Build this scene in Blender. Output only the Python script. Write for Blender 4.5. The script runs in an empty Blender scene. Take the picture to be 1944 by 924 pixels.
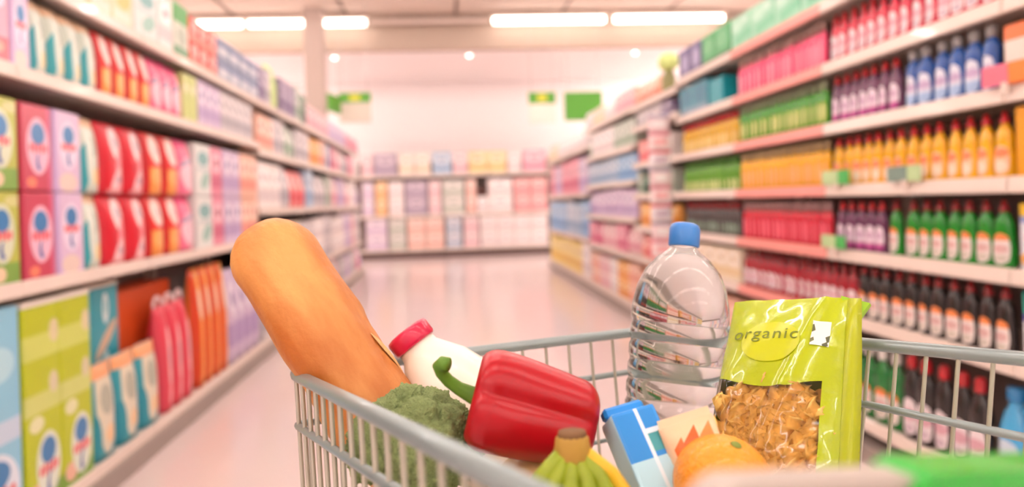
import bpy, bmesh, math, random
from mathutils import Vector, Matrix, Euler, noise

random.seed(11)
sc = bpy.context.scene
COL = sc.collection
PI = math.pi

# ------------------------------------------------------------------ camera, world, exposure
H = 1.1
FPX, YAW, ROLL = 1290.0, math.radians(4), 0.032
cam_d = bpy.data.cameras.new('camera')
cam = bpy.data.objects.new('camera', cam_d)
COL.objects.link(cam)
sc.camera = cam
cam_d.sensor_fit = 'HORIZONTAL'
cam_d.sensor_width = 36.0
cam_d.lens = FPX / 1944 * 36
cam_d.shift_x = (972 - 938.16) / 1944
cam_d.shift_y = -(462 - 382.11) / 1944
cam_d.clip_start = 0.01
cam_d.dof.use_dof = True
cam_d.dof.focus_distance = 0.54
cam_d.dof.aperture_fstop = 3.4
Fv = Vector((math.sin(YAW), math.cos(YAW), 0))
R0 = Vector((math.cos(YAW), -math.sin(YAW), 0))
U0 = Vector((0, 0, 1))
Rv = R0 * math.cos(ROLL) - U0 * math.sin(ROLL)
Uv = R0 * math.sin(ROLL) + U0 * math.cos(ROLL)
cam.matrix_world = Matrix(((Rv.x, Uv.x, -Fv.x, 0), (Rv.y, Uv.y, -Fv.y, 0), (Rv.z, Uv.z, -Fv.z, H), (0, 0, 0, 1)))

w = bpy.data.worlds.new('store_world')
sc.world = w
w.use_nodes = True
w.node_tree.nodes['Background'].inputs[0].default_value = (1.0, 0.93, 0.89, 1)
w.node_tree.nodes['Background'].inputs[1].default_value = 0.4

sc.view_settings.view_transform = 'Standard'
sc.view_settings.look = 'None'
sc.view_settings.gamma = 1
sc.view_settings.use_curve_mapping = False
sc.view_settings.exposure = 0.0
LAMP = 30.0                      # strength of the strip lights

# ------------------------------------------------------------------ materials
def lin(h):
    h = h.lstrip('#')
    out = []
    for i in (0, 2, 4):
        c = int(h[i:i + 2], 16) / 255
        out.append(c / 12.92 if c <= 0.04045 else ((c + 0.055) / 1.055) ** 2.4)
    return (out[0], out[1], out[2], 1)

MATS = {}
def mat(name, col, rough=0.45, metal=0.0, bump=0, bscale=60, var=0, trans=0, ior=1.45, coat=0, vscale=12, sss=0):
    if name in MATS:
        return MATS[name]
    m = bpy.data.materials.new(name)
    m.use_nodes = True
    nt = m.node_tree
    b = nt.nodes['Principled BSDF']
    c = lin(col) if isinstance(col, str) else col
    b.inputs['Base Color'].default_value = c
    b.inputs['Roughness'].default_value = rough
    b.inputs['Metallic'].default_value = metal
    b.inputs['IOR'].default_value = ior
    b.inputs['Transmission Weight'].default_value = trans
    b.inputs['Coat Weight'].default_value = coat
    if sss:
        b.inputs['Subsurface Weight'].default_value = sss
        b.inputs['Subsurface Radius'].default_value = (0.01, 0.006, 0.004)
    tc = nt.nodes.new('ShaderNodeTexCoord')
    n = nt.nodes.new('ShaderNodeTexNoise')
    n.inputs['Scale'].default_value = vscale
    n.inputs['Detail'].default_value = 4
    nt.links.new(tc.outputs['Object'], n.inputs['Vector'])
    mx = nt.nodes.new('ShaderNodeMix')
    mx.data_type = 'RGBA'
    v = var if var else 0.03
    mx.inputs[6].default_value = tuple(x * (1 - v) for x in c[:3]) + (1,)
    mx.inputs[7].default_value = tuple(min(1, x * (1 + v)) for x in c[:3]) + (1,)
    nt.links.new(n.outputs['Fac'], mx.inputs[0])
    nt.links.new(mx.outputs[2], b.inputs['Base Color'])
    if bump:
        n2 = nt.nodes.new('ShaderNodeTexNoise')
        n2.inputs['Scale'].default_value = bscale
        n2.inputs['Detail'].default_value = 5
        nt.links.new(tc.outputs['Object'], n2.inputs['Vector'])
        bp = nt.nodes.new('ShaderNodeBump')
        bp.inputs['Strength'].default_value = bump
        bp.inputs['Distance'].default_value = 0.01
        nt.links.new(n2.outputs['Fac'], bp.inputs['Height'])
        nt.links.new(bp.outputs['Normal'], b.inputs['Normal'])
    MATS[name] = m
    return m

def print_mat(name, base, shapes, rough=0.35):
    """Flat print in UV space. shapes: ('e',cx,cy,rx,ry,col[,rot]) ellipse or ('r',cx,cy,hx,hy,col[,rot]) rectangle."""
    if name in MATS:
        return MATS[name]
    m = bpy.data.materials.new(name)
    m.use_nodes = True
    nt = m.node_tree
    N, L = nt.nodes, nt.links
    b = N['Principled BSDF']
    b.inputs['Roughness'].default_value = rough
    uv = N.new('ShaderNodeUVMap')
    uv.uv_map = 'UVMap'
    cur = None
    rgb = N.new('ShaderNodeRGB')
    rgb.outputs[0].default_value = lin(base)
    cur = rgb.outputs[0]
    for s in shapes:
        k, cx, cy, rx, ry, col = s[:6]
        rot = s[6] if len(s) > 6 else 0
        mp = N.new('ShaderNodeVectorMath'); mp.operation = 'SUBTRACT'
        mp.inputs[1].default_value = (cx, cy, 0)
        L.new(uv.outputs[0], mp.inputs[0])
        src = mp.outputs[0]
        if rot:
            vr = N.new('ShaderNodeVectorRotate'); vr.rotation_type = 'Z_AXIS'
            vr.inputs['Angle'].default_value = -math.radians(rot)
            L.new(src, vr.inputs['Vector'])
            src = vr.outputs[0]
        dv = N.new('ShaderNodeVectorMath'); dv.operation = 'DIVIDE'
        dv.inputs[1].default_value = (rx, ry, 1)
        L.new(src, dv.inputs[0])
        lt = N.new('ShaderNodeMath'); lt.operation = 'LESS_THAN'; lt.inputs[1].default_value = 1
        if k == 'e':
            ln = N.new('ShaderNodeVectorMath'); ln.operation = 'LENGTH'
            L.new(dv.outputs[0], ln.inputs[0])
            L.new(ln.outputs['Value'], lt.inputs[0])
        else:
            ab = N.new('ShaderNodeVectorMath'); ab.operation = 'ABSOLUTE'
            L.new(dv.outputs[0], ab.inputs[0])
            sp = N.new('ShaderNodeSeparateXYZ')
            L.new(ab.outputs[0], sp.inputs[0])
            mxm = N.new('ShaderNodeMath'); mxm.operation = 'MAXIMUM'
            L.new(sp.outputs[0], mxm.inputs[0]); L.new(sp.outputs[1], mxm.inputs[1])
            L.new(mxm.outputs[0], lt.inputs[0])
        mx = N.new('ShaderNodeMix'); mx.data_type = 'RGBA'
        mx.inputs[7].default_value = lin(col)
        L.new(lt.outputs[0], mx.inputs[0])
        L.new(cur, mx.inputs[6])
        cur = mx.outputs[2]
    L.new(cur, b.inputs['Base Color'])
    MATS[name] = m
    return m

def emit_mat(name, col, strength):
    m = bpy.data.materials.new(name)
    m.use_nodes = True
    b = m.node_tree.nodes['Principled BSDF']
    b.inputs['Base Color'].default_value = lin(col)
    b.inputs['Emission Color'].default_value = lin(col)
    b.inputs['Emission Strength'].default_value = strength
    MATS[name] = m
    return m

def film_mat(name, tint, rough=0.12):
    m = bpy.data.materials.new(name)
    m.use_nodes = True
    nt = m.node_tree
    N, L = nt.nodes, nt.links
    out = N['Material Output']
    N.remove(N['Principled BSDF'])
    tr = N.new('ShaderNodeBsdfTransparent'); tr.inputs[0].default_value = lin(tint)
    gl = N.new('ShaderNodeBsdfGlossy'); gl.inputs['Roughness'].default_value = rough
    fr = N.new('ShaderNodeFresnel'); fr.inputs[0].default_value = 1.5
    mx = N.new('ShaderNodeMixShader')
    tc = N.new('ShaderNodeTexCoord')
    ns = N.new('ShaderNodeTexNoise'); ns.inputs['Scale'].default_value = 35
    bp = N.new('ShaderNodeBump'); bp.inputs['Strength'].default_value = 0.5; bp.inputs['Distance'].default_value = 0.01
    L.new(tc.outputs['Object'], ns.inputs['Vector'])
    L.new(ns.outputs['Fac'], bp.inputs['Height'])
    L.new(bp.outputs[0], gl.inputs['Normal']); L.new(bp.outputs[0], fr.inputs['Normal'])
    L.new(fr.outputs[0], mx.inputs[0]); L.new(tr.outputs[0], mx.inputs[1]); L.new(gl.outputs[0], mx.inputs[2])
    L.new(mx.outputs[0], out.inputs[0])
    MATS[name] = m
    return m

# ------------------------------------------------------------------ mesh helpers
def finish(bm, name, m=None, smooth=False):
    me = bpy.data.meshes.new(name)
    bm.to_mesh(me)
    bm.free()
    if smooth:
        me.polygons.foreach_set('use_smooth', [True] * len(me.polygons))
    if m:
        me.materials.append(m)
    return me

def mesh_from(name, verts, faces, m=None, smooth=False, uvs=None):
    me = bpy.data.meshes.new(name)
    me.from_pydata([tuple(v) for v in verts], [], faces)
    if uvs:
        lay = me.uv_layers.new(name='UVMap')
        for lp in me.loops:
            lay.data[lp.index].uv = uvs[lp.vertex_index]
    if smooth:
        me.polygons.foreach_set('use_smooth', [True] * len(me.polygons))
    if m:
        me.materials.append(m)
    me.update()
    return me

def obj(name, me, parent=None, loc=(0, 0, 0), rot=(0, 0, 0), label=None, cat=None, group=None, kind=None, scale=None):
    o = bpy.data.objects.new(name, me)
    COL.objects.link(o)
    o.location = loc
    o.rotation_euler = rot
    if scale:
        o.scale = scale
    if parent:
        o.parent = parent
    if label: o['label'] = label
    if cat: o['category'] = cat
    if group: o['group'] = group
    if kind: o['kind'] = kind
    return o

def thing(name, label, cat, loc=(0, 0, 0), rot=(0, 0, 0), group=None):
    return obj(name, None, None, loc, rot, label, cat, group)

def box_mesh(name, sx, sy, sz, m=None, bev=0, origin='base', seg=1):
    """Box sx*sy*sz, base at z=0 (or centred), front face (-y) gets UV 0..1, the others UV far outside."""
    bm = bmesh.new()
    bmesh.ops.create_cube(bm, size=1)
    for v in bm.verts:
        v.co = Vector((v.co.x * sx, v.co.y * sy, (v.co.z + (0.5 if origin == 'base' else 0)) * sz))
    if bev:
        bmesh.ops.bevel(bm, geom=list(bm.edges), offset=bev, segments=seg, affect='EDGES', profile=0.6)
    lay = bm.loops.layers.uv.new('UVMap')
    z0 = 0 if origin == 'base' else -sz / 2
    for f in bm.faces:
        front = f.normal.y < -0.5
        for lp in f.loops:
            c = lp.vert.co
            lp[lay].uv = ((c.x / sx + 0.5), (c.z - z0) / sz) if front else (-5, -5)
    return finish(bm, name, m)

def lathe(name, prof, m=None, seg=20, ey=1.0, smooth=True, cap0=True, cap1=True):
    verts, faces = [], []
    n = len(prof)
    for r, z in prof:
        for k in range(seg):
            a = 2 * PI * k / seg
            verts.append((r * math.cos(a), r * math.sin(a) * ey, z))
    for i in range(n - 1):
        for k in range(seg):
            k2 = (k + 1) % seg
            faces.append((i * seg + k, i * seg + k2, (i + 1) * seg + k2, (i + 1) * seg + k))
    if cap0: faces.append(tuple(range(seg - 1, -1, -1)))
    if cap1: faces.append(tuple((n - 1) * seg + k for k in range(seg)))
    return mesh_from(name, verts, faces, m, smooth)

def tube(name, pts, rads, m=None, seg=10, cap=True, smooth=True, flat=1.0):
    pts = [Vector(p) for p in pts]
    if not isinstance(rads, (list, tuple)):
        rads = [rads] * len(pts)
    verts, faces = [], []
    nrm = None
    for i, p in enumerate(pts):
        t = (pts[min(i + 1, len(pts) - 1)] - pts[max(i - 1, 0)]).normalized()
        if nrm is None:
            ref = Vector((0, 0, 1)) if abs(t.z) < 0.9 else Vector((1, 0, 0))
            nrm = (ref - t * ref.dot(t)).normalized()
        else:
            nrm = (nrm - t * nrm.dot(t)).normalized()
        bi = t.cross(nrm)
        for k in range(seg):
            a = 2 * PI * k / seg
            verts.append(p + (nrm * math.cos(a) + bi * math.sin(a) * flat) * rads[i])
    n = len(pts)
    for i in range(n - 1):
        for k in range(seg):
            k2 = (k + 1) % seg
            faces.append((i * seg + k, i * seg + k2, (i + 1) * seg + k2, (i + 1) * seg + k))
    if cap:
        faces.append(tuple(range(seg - 1, -1, -1)))
        faces.append(tuple((n - 1) * seg + k for k in range(seg)))
    return mesh_from(name, verts, faces, m, smooth)

def pouch_mesh(name, sx, sy, sz, m=None):
    """Soft refill bag: full belly, thin sealed top edge; UV over the front."""
    nu, nv = 8, 12
    verts, uvs, faces = [], [], []
    for side in (-1, 1):
        for j in range(nv + 1):
            v = j / nv
            prof = (1 - max(0, (v - 0.45) / 0.55) ** 2.2 * 0.85)
            prof = max(0.03, prof) * (0.85 + 0.15 * min(1, v / 0.15))
            for i in range(nu + 1):
                u = i / nu
                bul = max(0.0, 1 - abs(2 * u - 1) ** 3.0) ** 0.6
                wv = 1 - 0.06 * math.sin(PI * v)
                verts.append(((u - 0.5) * sx * wv, side * sy / 2 * (0.04 + 0.96 * bul) * prof, v * sz))
                uvs.append((u, v) if side < 0 else (-5, -5))
    st = (nu + 1) * (nv + 1)
    for j in range(nv):
        for i in range(nu):
            a = j * (nu + 1) + i
            faces.append((a, a + 1, a + nu + 2, a + nu + 1))
            b = st + a
            faces.append((b, b + nu + 1, b + nu + 2, b + 1))
        a = j * (nu + 1)
        faces.append((a, a + nu + 1, st + a + nu + 1, st + a))
        a += nu
        faces.append((a, st + a, st + a + nu + 1, a + nu + 1))
    faces.append(tuple(range(nu, -1, -1)) + tuple(st + i for i in range(nu + 1)))
    a = nv * (nu + 1)
    faces.append(tuple(a + i for i in range(nu + 1)) + tuple(st + a + i for i in range(nu, -1, -1)))
    return mesh_from(name, verts, faces, m, True, uvs)

UNIT_CYL = {}
def rod(name, p, q, r, m, parent=None, seg=8):
    key = (m.name, seg)
    if key not in UNIT_CYL:
        UNIT_CYL[key] = lathe('rod', [(1, 0), (1, 1)], m, seg)
    p, q = Vector(p), Vector(q)
    d = q - p
    o = obj(name, UNIT_CYL[key], parent, p, d.to_track_quat('Z', 'Y').to_euler())
    o.scale = (r, r, d.length)
    return o

# ------------------------------------------------------------------ the room
M_floor = mat('floor_vinyl', '#e4d3d0', 0.16, var=0.03, bump=0.02, bscale=3, vscale=1.5)
M_wall = mat('wall_paint', '#f8eeec', 0.8, bump=0.03, bscale=40)
M_ceil = mat('ceiling_panel_white', '#d9c8ba', 0.9)
M_seam = mat('ceiling_grid', '#8d7b70', 0.8)
M_bulk = mat('bulkhead_beige', '#bba898', 0.8)
M_colm = mat('column_beige', '#c2b0a6', 0.75)

Y_FAR, Y_NEAR, X_W = 14.7, -7.0, 9.0
Z_CEIL, Z_SOF, Y_BULK = 4.24, 3.70, 11.5
def slab(name, x0, x1, y0, y1, z0, z1, m, kind='structure', parent=None, bev=0, **kw):
    me = box_mesh(name, x1 - x0, y1 - y0, z1 - z0, m, bev)
    loc = Vector(((x0 + x1) / 2, (y0 + y1) / 2, z0))
    if parent is not None:
        loc -= Vector(parent.location)
    return obj(name, me, parent, loc, kind=kind if parent is None else None, **kw)

slab('floor', -X_W, X_W, Y_NEAR, Y_FAR, -0.1, 0, M_floor)
slab('wall_back', -X_W, X_W, Y_FAR, Y_FAR + 0.15, 0, 4.6, M_wall)
slab('wall_front', -X_W, X_W, Y_NEAR - 0.15, Y_NEAR, 0, 4.6, M_wall)
slab('wall_left', -X_W - 0.15, -X_W, Y_NEAR, Y_FAR, 0, 4.6, M_wall)
slab('wall_right', X_W, X_W + 0.15, Y_NEAR, Y_FAR, 0, 4.6, M_wall)
ceil = slab('ceiling', -X_W, X_W, Y_NEAR, Y_BULK, Z_CEIL + 0.03, Z_CEIL + 0.15, M_seam)
pan = box_mesh('ceiling_panel', 1.74, 1.16, 0.03, M_ceil, 0.006)
for i in range(11):
    for j in range(16):
        x = -8.0 + i * 1.8 + 0.15
        y = Y_BULK - 0.72 - j * 1.2
        if x - 0.9 < -X_W or x + 0.9 > X_W or y - 0.6 < Y_NEAR: continue
        obj('ceiling_panel', pan, ceil, (x - ceil.location.x, y - ceil.location.y, -0.03))
slab('trim_1', -X_W, X_W, Y_BULK, Y_BULK + 0.2, Z_SOF, Z_CEIL + 0.15, M_bulk)
slab('trim_2', -X_W, X_W, Y_BULK + 0.2, Y_FAR, Z_SOF, Z_SOF + 0.12, M_wall)
colm = slab('column', -2.16, -1.87, 10.85, 11.14, 0, Z_CEIL, M_colm, bev=0.01)

# strip lights -----------------------------------------------------
M_tube = emit_mat('lamp_glow', '#fff5f0', LAMP)
M_tube2 = emit_mat('lamp_glow_soft', '#fff1e8', 7.0)
M_lampbody = mat('lamp_housing', '#e9d9cf', 0.5)
tube_me = box_mesh('diffuser', 1.88, 0.11, 0.05, M_tube, 0.015, seg=2)
tube2_me = box_mesh('diffuser', 1.88, 0.08, 0.10, M_tube2, 0.02, seg=2)
fill_tube_me = box_mesh('diffuser', 1.88, 0.11, 0.05, emit_mat('fill_glow_soffit', '#fff5f0', 95.0), 0.015, seg=2)  # stronger glow for the added fill lamps that wash the back wall
body_me = box_mesh('housing', 1.94, 0.16, 0.05, M_lampbody, 0.006)
def strip_light(x, y, z, label, group=None, me=None):
    t = thing('strip_light', label, 'ceiling light', (x, y, z), group=group)
    obj('diffuser', me or tube_me, t, (0, 0, -0.045 if me else 0.005))
    obj('housing', body_me, t, (0, 0, 0.055))
    for s in (-0.6, 0.6):
        rod('hanger', (s, 0, 0.105), (s, 0, Z_CEIL - z), 0.006, M_lampbody, t, 6)
for x, lb in ((-4.14, 'glowing strip light left of the column, end hidden by the top left packs'),
              (-2.16, 'glowing strip light crossing behind the beige column'),
              (1.80, 'glowing strip light left of the two joined ones on the right'),
              (3.84, 'glowing strip light ending above the mint green boxes')):
    strip_light(x, 11.22, 4.08, lb, None, tube2_me)
rail = thing('lamp_rail', 'pale empty lamp rail between the glowing strip lights', 'rail', (-0.18, 11.22, 4.07))
obj('rail_profile', box_mesh('rail_profile', 1.96, 0.08, 0.05, M_lampbody, 0.006), rail)
for s in (-0.6, 0.6):
    rod('hanger', (s, 0, 0.05), (s, 0, Z_CEIL - 4.07), 0.006, M_lampbody, rail, 6)
for y in (8.2, 5.4, 2.6, -0.2, -3.0, -5.6):
    for x in (-6.9, -4.6, -2.3, 0.0, 2.3, 4.6, 6.9):
        strip_light(x, y, 4.06, 'white ceiling strip light overhead, outside the picture', 'overhead strip lights')

for y in (12.4, 13.4):  # unseen lamps added under the soffit to brighten the back wall
    for x in (-7.6, -5.4, 5.8, 7.9):
        t = thing('strip_light', 'added fill strip light under the far soffit, unseen behind the shelves', 'ceiling light', (x, y, Z_SOF - 0.105), group='overhead strip lights')
        obj('diffuser', fill_tube_me, t, (0, 0, 0.005)); obj('housing', body_me, t, (0, 0, 0.055))
# small downlights in the soffit
M_spot = emit_mat('spot_glow', '#fff6ee', 6.0)
sp_ring = lathe('ring', [(0.04, 0.006), (0.06, 0.006), (0.06, 0.02), (0.04, 0.02)], M_lampbody, 20)
sp_disc = lathe('lens', [(0.001, -0.028), (0.02, -0.024), (0.034, -0.012), (0.04, 0.004), (0.04, 0.014)], M_spot, 20)
for x, lb in ((-1.86, 'small round downlight right of the column'), (0.48, 'small round downlight in the middle of the soffit'),
              (3.45, 'small round downlight above the lime bottle')):
    t = thing('downlight', lb, 'ceiling light', (x, 11.95, Z_SOF - 0.02))
    obj('ring', sp_ring, t); obj('lens', sp_disc, t)

# hanging signs ----------------------------------------------------
M_sgreen = mat('sign_green', '#4f9a22', 0.4)
M_syel = mat('sign_yellow', '#d8d23c', 0.4)
M_sgrey = mat('sign_grey', '#d5cabb', 0.5)
M_steel = mat('rod_steel', '#b9b4ae', 0.35, metal=0.8)
def sign(label, x0, x1, y, z0, zm, z1, low=M_sgrey, mark=True, rz=0, thick=0.03):
    wdt = x1 - x0
    t = thing('hanging_sign', label, 'sign', ((x0 + x1) / 2, y, z0), (0, 0, rz))
    obj('header', box_mesh('header', wdt, thick + 0.01, z1 - zm, M_sgreen, 0.004), t, (0, 0, zm - z0))
    if low: obj('board', box_mesh('board', wdt, thick, zm - z0, low, 0.003), t)
    if mark: obj('print_mark', box_mesh('print_mark', wdt * 0.34, 0.004, (z1 - zm) * 0.6, M_syel), t, (0, -thick / 2 - 0.007, zm - z0 + (z1 - zm) * 0.2))
    for s in (-0.4, 0.4):
        rod('suspension_rod', (s * wdt, 0, z1 - z0), (s * wdt, 0, Z_CEIL - z0), 0.004, M_steel, t, 6)
sign('green and grey hanging sign right of the column', -1.60, -1.12, 10.6, 2.38, 2.69, 2.84)
sign('narrow green hanging sign seen nearly edge-on beside the column', -1.86, -1.40, 10.3, 2.50, 2.505, 2.76, None, False, math.radians(78))
sign('green and white hanging sign nearest the aisle on the right', 1.33, 1.76, 10.6, 2.30, 2.61, 2.79, mat('sign_white', '#f7e6da', 0.6))
sign('large plain green hanging sign partly behind the right shelves', 1.90, 2.50, 10.6, 2.33, 2.335, 2.78, None, False)

# ------------------------------------------------------------------ shelving
M_rail = mat('shelf_rail_white', '#e9d8cc', 0.28, coat=0.3)
M_salmon = mat('rail_salmon_strip', '#ee9a90', 0.4)
M_shelf = mat('shelf_board', '#d9cabf', 0.45)
M_back = mat('shelf_back_panel', '#8a7a74', 0.7)
M_kick = mat('shelf_plinth_taupe', '#a1948c', 0.5)
M_upr = mat('shelf_upright', '#cbbcb2', 0.45)
CACHE = {}
def cached(key, fn):
    if key not in CACHE:
        CACHE[key] = fn()
    return CACHE[key]

def gondola(label, xf, side, y0, y1, tops, depth=0.46, height=2.12, rail_m=M_rail, base_top=0.115, rail_h=0.05, kick_m=M_kick):
    """A shelving bay. Local frame: front at y=0 facing -y, runs along x; side -1 = left of the aisle, +1 = right, 0 = faces the camera."""
    L = y1 - y0
    if side == -1:   loc, rz = (xf, (y0 + y1) / 2, 0), PI / 2
    elif side == 1:  loc, rz = (xf, (y0 + y1) / 2, 0), -PI / 2
    else:            loc, rz = ((y0 + y1) / 2, xf, 0), 0
    t = thing('shelving_bay', label, 'shelf', loc, (0, 0, rz), 'store shelving bays')
    k = round(L, 3)
    obj('plinth', cached(('pl', k, depth, kick_m.name), lambda: box_mesh('plinth', L, depth - 0.02, base_top - 0.035, kick_m)), t, (0, depth / 2 - 0.03, 0))
    obj('back_panel', cached(('bk', k, height), lambda: box_mesh('back_panel', L, 0.03, height - 0.1, M_back)), t, (0, depth - 0.015, 0.08))
    for s in (-1, 1):
        obj('upright', cached(('up', height), lambda: box_mesh('upright', 0.03, 0.05, height, M_upr, 0.003)), t, (s * (L / 2 - 0.016), depth - 0.055, 0))
    for i, zt in enumerate(list(tops) + [base_top]):
        b = obj('base_shelf' if zt == base_top else 'shelf', cached(('sh', k, depth), lambda: box_mesh('shelf', L - 0.004, depth - 0.035, 0.025, M_shelf)), t, (0, depth / 2 - 0.01, zt - 0.025))
        rm = rail_m if zt != base_top else M_rail
        rh = rail_h
        obj('price_rail', cached(('rl', k, rm.name, rh), lambda: box_mesh('price_rail', L - 0.004, 0.016, rh, rm, 0.004)), b, (0, -depth / 2 + 0.018, -rh + 0.033), (math.radians(-7), 0, 0))
    return t

XL, XR = -1.37, 1.65
LT = [1.918, 1.588, 0.883]
ybs = [0.98 + i * 0.93 for i in range(5)] + [5.15]
ln = ['left bay nearest the camera, cut by the picture edge', 'left bay with lime and crimson cartons', 'left bay with teal and red bags',
      'left bay with red handled packs and orange bags', 'left bay behind the tip of the bread']
ybl = [0.42, 1.36, 2.30, 3.24, 4.18, 5.15]
for i in range(5):
    gondola('pale shelving, ' + ln[i], XL, -1, ybl[i], ybl[i + 1], LT)
LTF = [1.918, 1.54, 1.095, 0.53]
ybf = [5.15, 6.12, 7.1, 8.4, 9.7, 11.0]
ln = ['first left bay beyond the bread, closer shelves', 'second left bay beyond the bread', 'third left bay beyond the bread', 'fourth left bay beyond the bread', 'last left bay at the far end of the aisle']
for i in range(5):
    gondola('pale shelving, ' + ln[i], XL, -1, ybf[i], ybf[i + 1], LTF)
RT = [1.915, 1.648, 1.385, 1.118, 0.845, 0.575]
ybr = [0.98, 1.90, 2.87, 3.80, 4.75]
ln = ['right bay at the picture edge', 'right bay with blue, yellow and black bottles', 'right bay with salmon rails and pink bottles', 'right bay with teal packs on its second shelf']
for i in range(4):
    gondola('pale shelving, ' + ln[i], XR, 1, ybr[i], ybr[i + 1], RT, rail_m=M_salmon if i == 2 else M_rail, base_top=0.17)
gondola('pale shelving, right bay behind the hanging strip of packets', XR, 1, 4.75, 5.92, [1.88, 1.70, 1.385, 1.118, 0.845, 0.575], base_top=0.13)
RTF = [1.90, 1.56, 1.245, 0.905, 0.575]
gondola('pale shelving, right bay with light blue and lilac packs', XR, 1, 5.92, 6.95, RTF, base_top=0.13)
gondola('pale shelving, right bay with yellow and coral packs', XR, 1, 6.95, 7.98, RTF, base_top=0.13)
RTG = [1.71, 1.16, 0.62]
gondola('pale shelving, lower right bay nearest the far end', XR, 1, 7.98, 9.5, RTG, height=1.95, base_top=0.13)
gondola('pale shelving, last right bay at the far end', XR, 1, 9.5, 11.05, RTG, height=1.95, base_top=0.13)
BT = [1.68, 0.87]
M_dark = mat('plinth_dark', '#5a4440', 0.6)
for i in range(5):
    x0 = -2.4 + i * 1.15
    gondola(['pale shelving across the aisle end, far left bay', 'pale shelving across the aisle end, bay with orange pack', 'pale shelving across the aisle end, bay with blue pack', 'pale shelving across the aisle end, bay with coral pack', 'pale shelving across the aisle end, hidden right bay'][i],
            13.9, 0, x0, x0 + 1.15, BT, height=2.0, base_top=0.17, kick_m=M_dark)

# ------------------------------------------------------------------ products: prints
def logo(cx, cy, rx, ry, ring='#e9dcec', blue='#3a7fb8', red='#e2626a'):
    s = [('e', cx, cy, rx, ry, ring), ('e', cx, cy + ry * 0.42, rx * 0.62, ry * 0.40, blue),
         ('e', cx + rx * 0.05, cy - ry * 0.55, rx * 0.28, ry * 0.30, '#4a66a8', 25), ('e', cx + rx * 0.3, cy - ry * 0.45, rx * 0.28, ry * 0.30, ring, 20)]
    for i in range(5):   # unreadable red lettering
        s.append(('e', cx + rx * (-0.66 + 0.33 * i), cy - 0.02, rx * 0.15, ry * (0.20 if i % 2 else 0.15), red, 12))
    return s

def pastel(base, a, b, c):
    return [('e', 0.5, 0.68, 0.36, 0.2, a), ('r', 0.5, 0.3, 0.5, 0.12, b), ('e', 0.5, 0.68, 0.2, 0.08, c)]

P = {}
P['limebig'] = print_mat('print_lime_box', '#b9c61c', [('r', 0.5, 0.8, 0.5, 0.06, '#cdd86a'), ('r', 0.5, 0.52, 0.5, 0.05, '#cdd67a'), ('e', 0.85, 0.86, 0.14, 0.06, '#dcd2a8'), ('e', 0.8, 0.6, 0.13, 0.055, '#d8d0b0'),
             ('e', 0.3, 0.42, 0.2, 0.04, '#e2e3b6'), ('r', 0.5, 0.03, 0.5, 0.06, '#7aa53a'), ('e', 0.25, 0.08, 0.2, 0.05, '#e8b8a0')] + logo(0.6, 0.2, 0.34, 0.165, '#dfe7d8'))
P['limegreen'] = print_mat('print_green_box', '#b8bd52', [('r', 0.5, 0.1, 0.5, 0.14, '#7ea84a'), ('e', 0.3, 0.12, 0.2, 0.08, '#eed0b0'), ('e', 0.8, 0.9, 0.3, 0.06, '#d0cf8a')] + logo(0.4, 0.55, 0.42, 0.32, '#d8dfc4'))
P['crimson'] = print_mat('print_crimson_box', '#c6405a', [('e', 0.3, 0.1, 0.16, 0.06, '#f0886a'), ('r', 0.94, 0.5, 0.08, 0.5, '#d8608a')] + logo(0.54, 0.52, 0.38, 0.33, '#eebfd4'))
P['lilac'] = print_mat('print_lilac_box', '#dcc0dc', [('e', 0.5, 0.12, 0.34, 0.12, '#e8d2c8'), ('r', 0.06, 0.5, 0.07, 0.5, '#c8aad6')] + logo(0.55, 0.58, 0.34, 0.3, '#eadcf0'))
P['pinkbox'] = print_mat('print_pink_box', '#d8a8bc', [('r', 0.5, 0.15, 0.5, 0.17, '#d8707a'), ('e', 0.5, 0.2, 0.3, 0.08, '#f0a090'), ('e', 0.6, 0.8, 0.26, 0.13, '#e8d8ec'), ('e', 0.6, 0.84, 0.16, 0.06, '#4a78ac')])
P['bluebox'] = print_mat('print_light_blue_box', '#8cc8e2', [('r', 0.5, 0.45, 0.5, 0.05, '#c6d8ec'), ('e', 0.6, 0.75, 0.3, 0.08, '#b4e0ee')] + logo(0.5, 0.2, 0.44, 0.17, '#dfe8f4'))
P['tealcream'] = print_mat('print_teal_cream_bag', '#cfd9cb', [('r', 0.5, 0.95, 0.5, 0.08, '#e8c4a0'), ('e', 0.16, 0.3, 0.16, 0.36, '#3ba6b0', -12), ('e', 0.56, 0.62, 0.18, 0.14, '#a9b3a4'), ('e', 0.62, 0.22, 0.16, 0.12, '#e6d29a'), ('e', 0.36, 0.5, 0.13, 0.4, '#dfe6da')])
P['tealdrop'] = print_mat('print_teal_drop_box', '#2fa3b6', [('e', 0.5, 0.86, 0.12, 0.1, '#dfeeee'), ('e', 0.5, 0.87, 0.06, 0.05, '#8ac2c8'), ('e', 0.5, 0.66, 0.44, 0.05, '#d8b89c', 14), ('e', 0.5, 0.5, 0.11, 0.09, '#cfe6e4'), ('e', 0.5, 0.3, 0.44, 0.05, '#d8b89c', 14)])
P['tealbag'] = print_mat('print_teal_bag', '#3a9fae', [('e', 0.5, 0.55, 0.36, 0.5, '#e0d8c2'), ('r', 0.5, 0.93, 0.5, 0.08, '#eaa878'), ('e', 0.5, 0.62, 0.24, 0.16, '#b0b3a2'), ('e', 0.6, 0.25, 0.2, 0.1, '#eec898'), ('e', 0.1, 0.2, 0.16, 0.3, '#2a93a6')])
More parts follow.
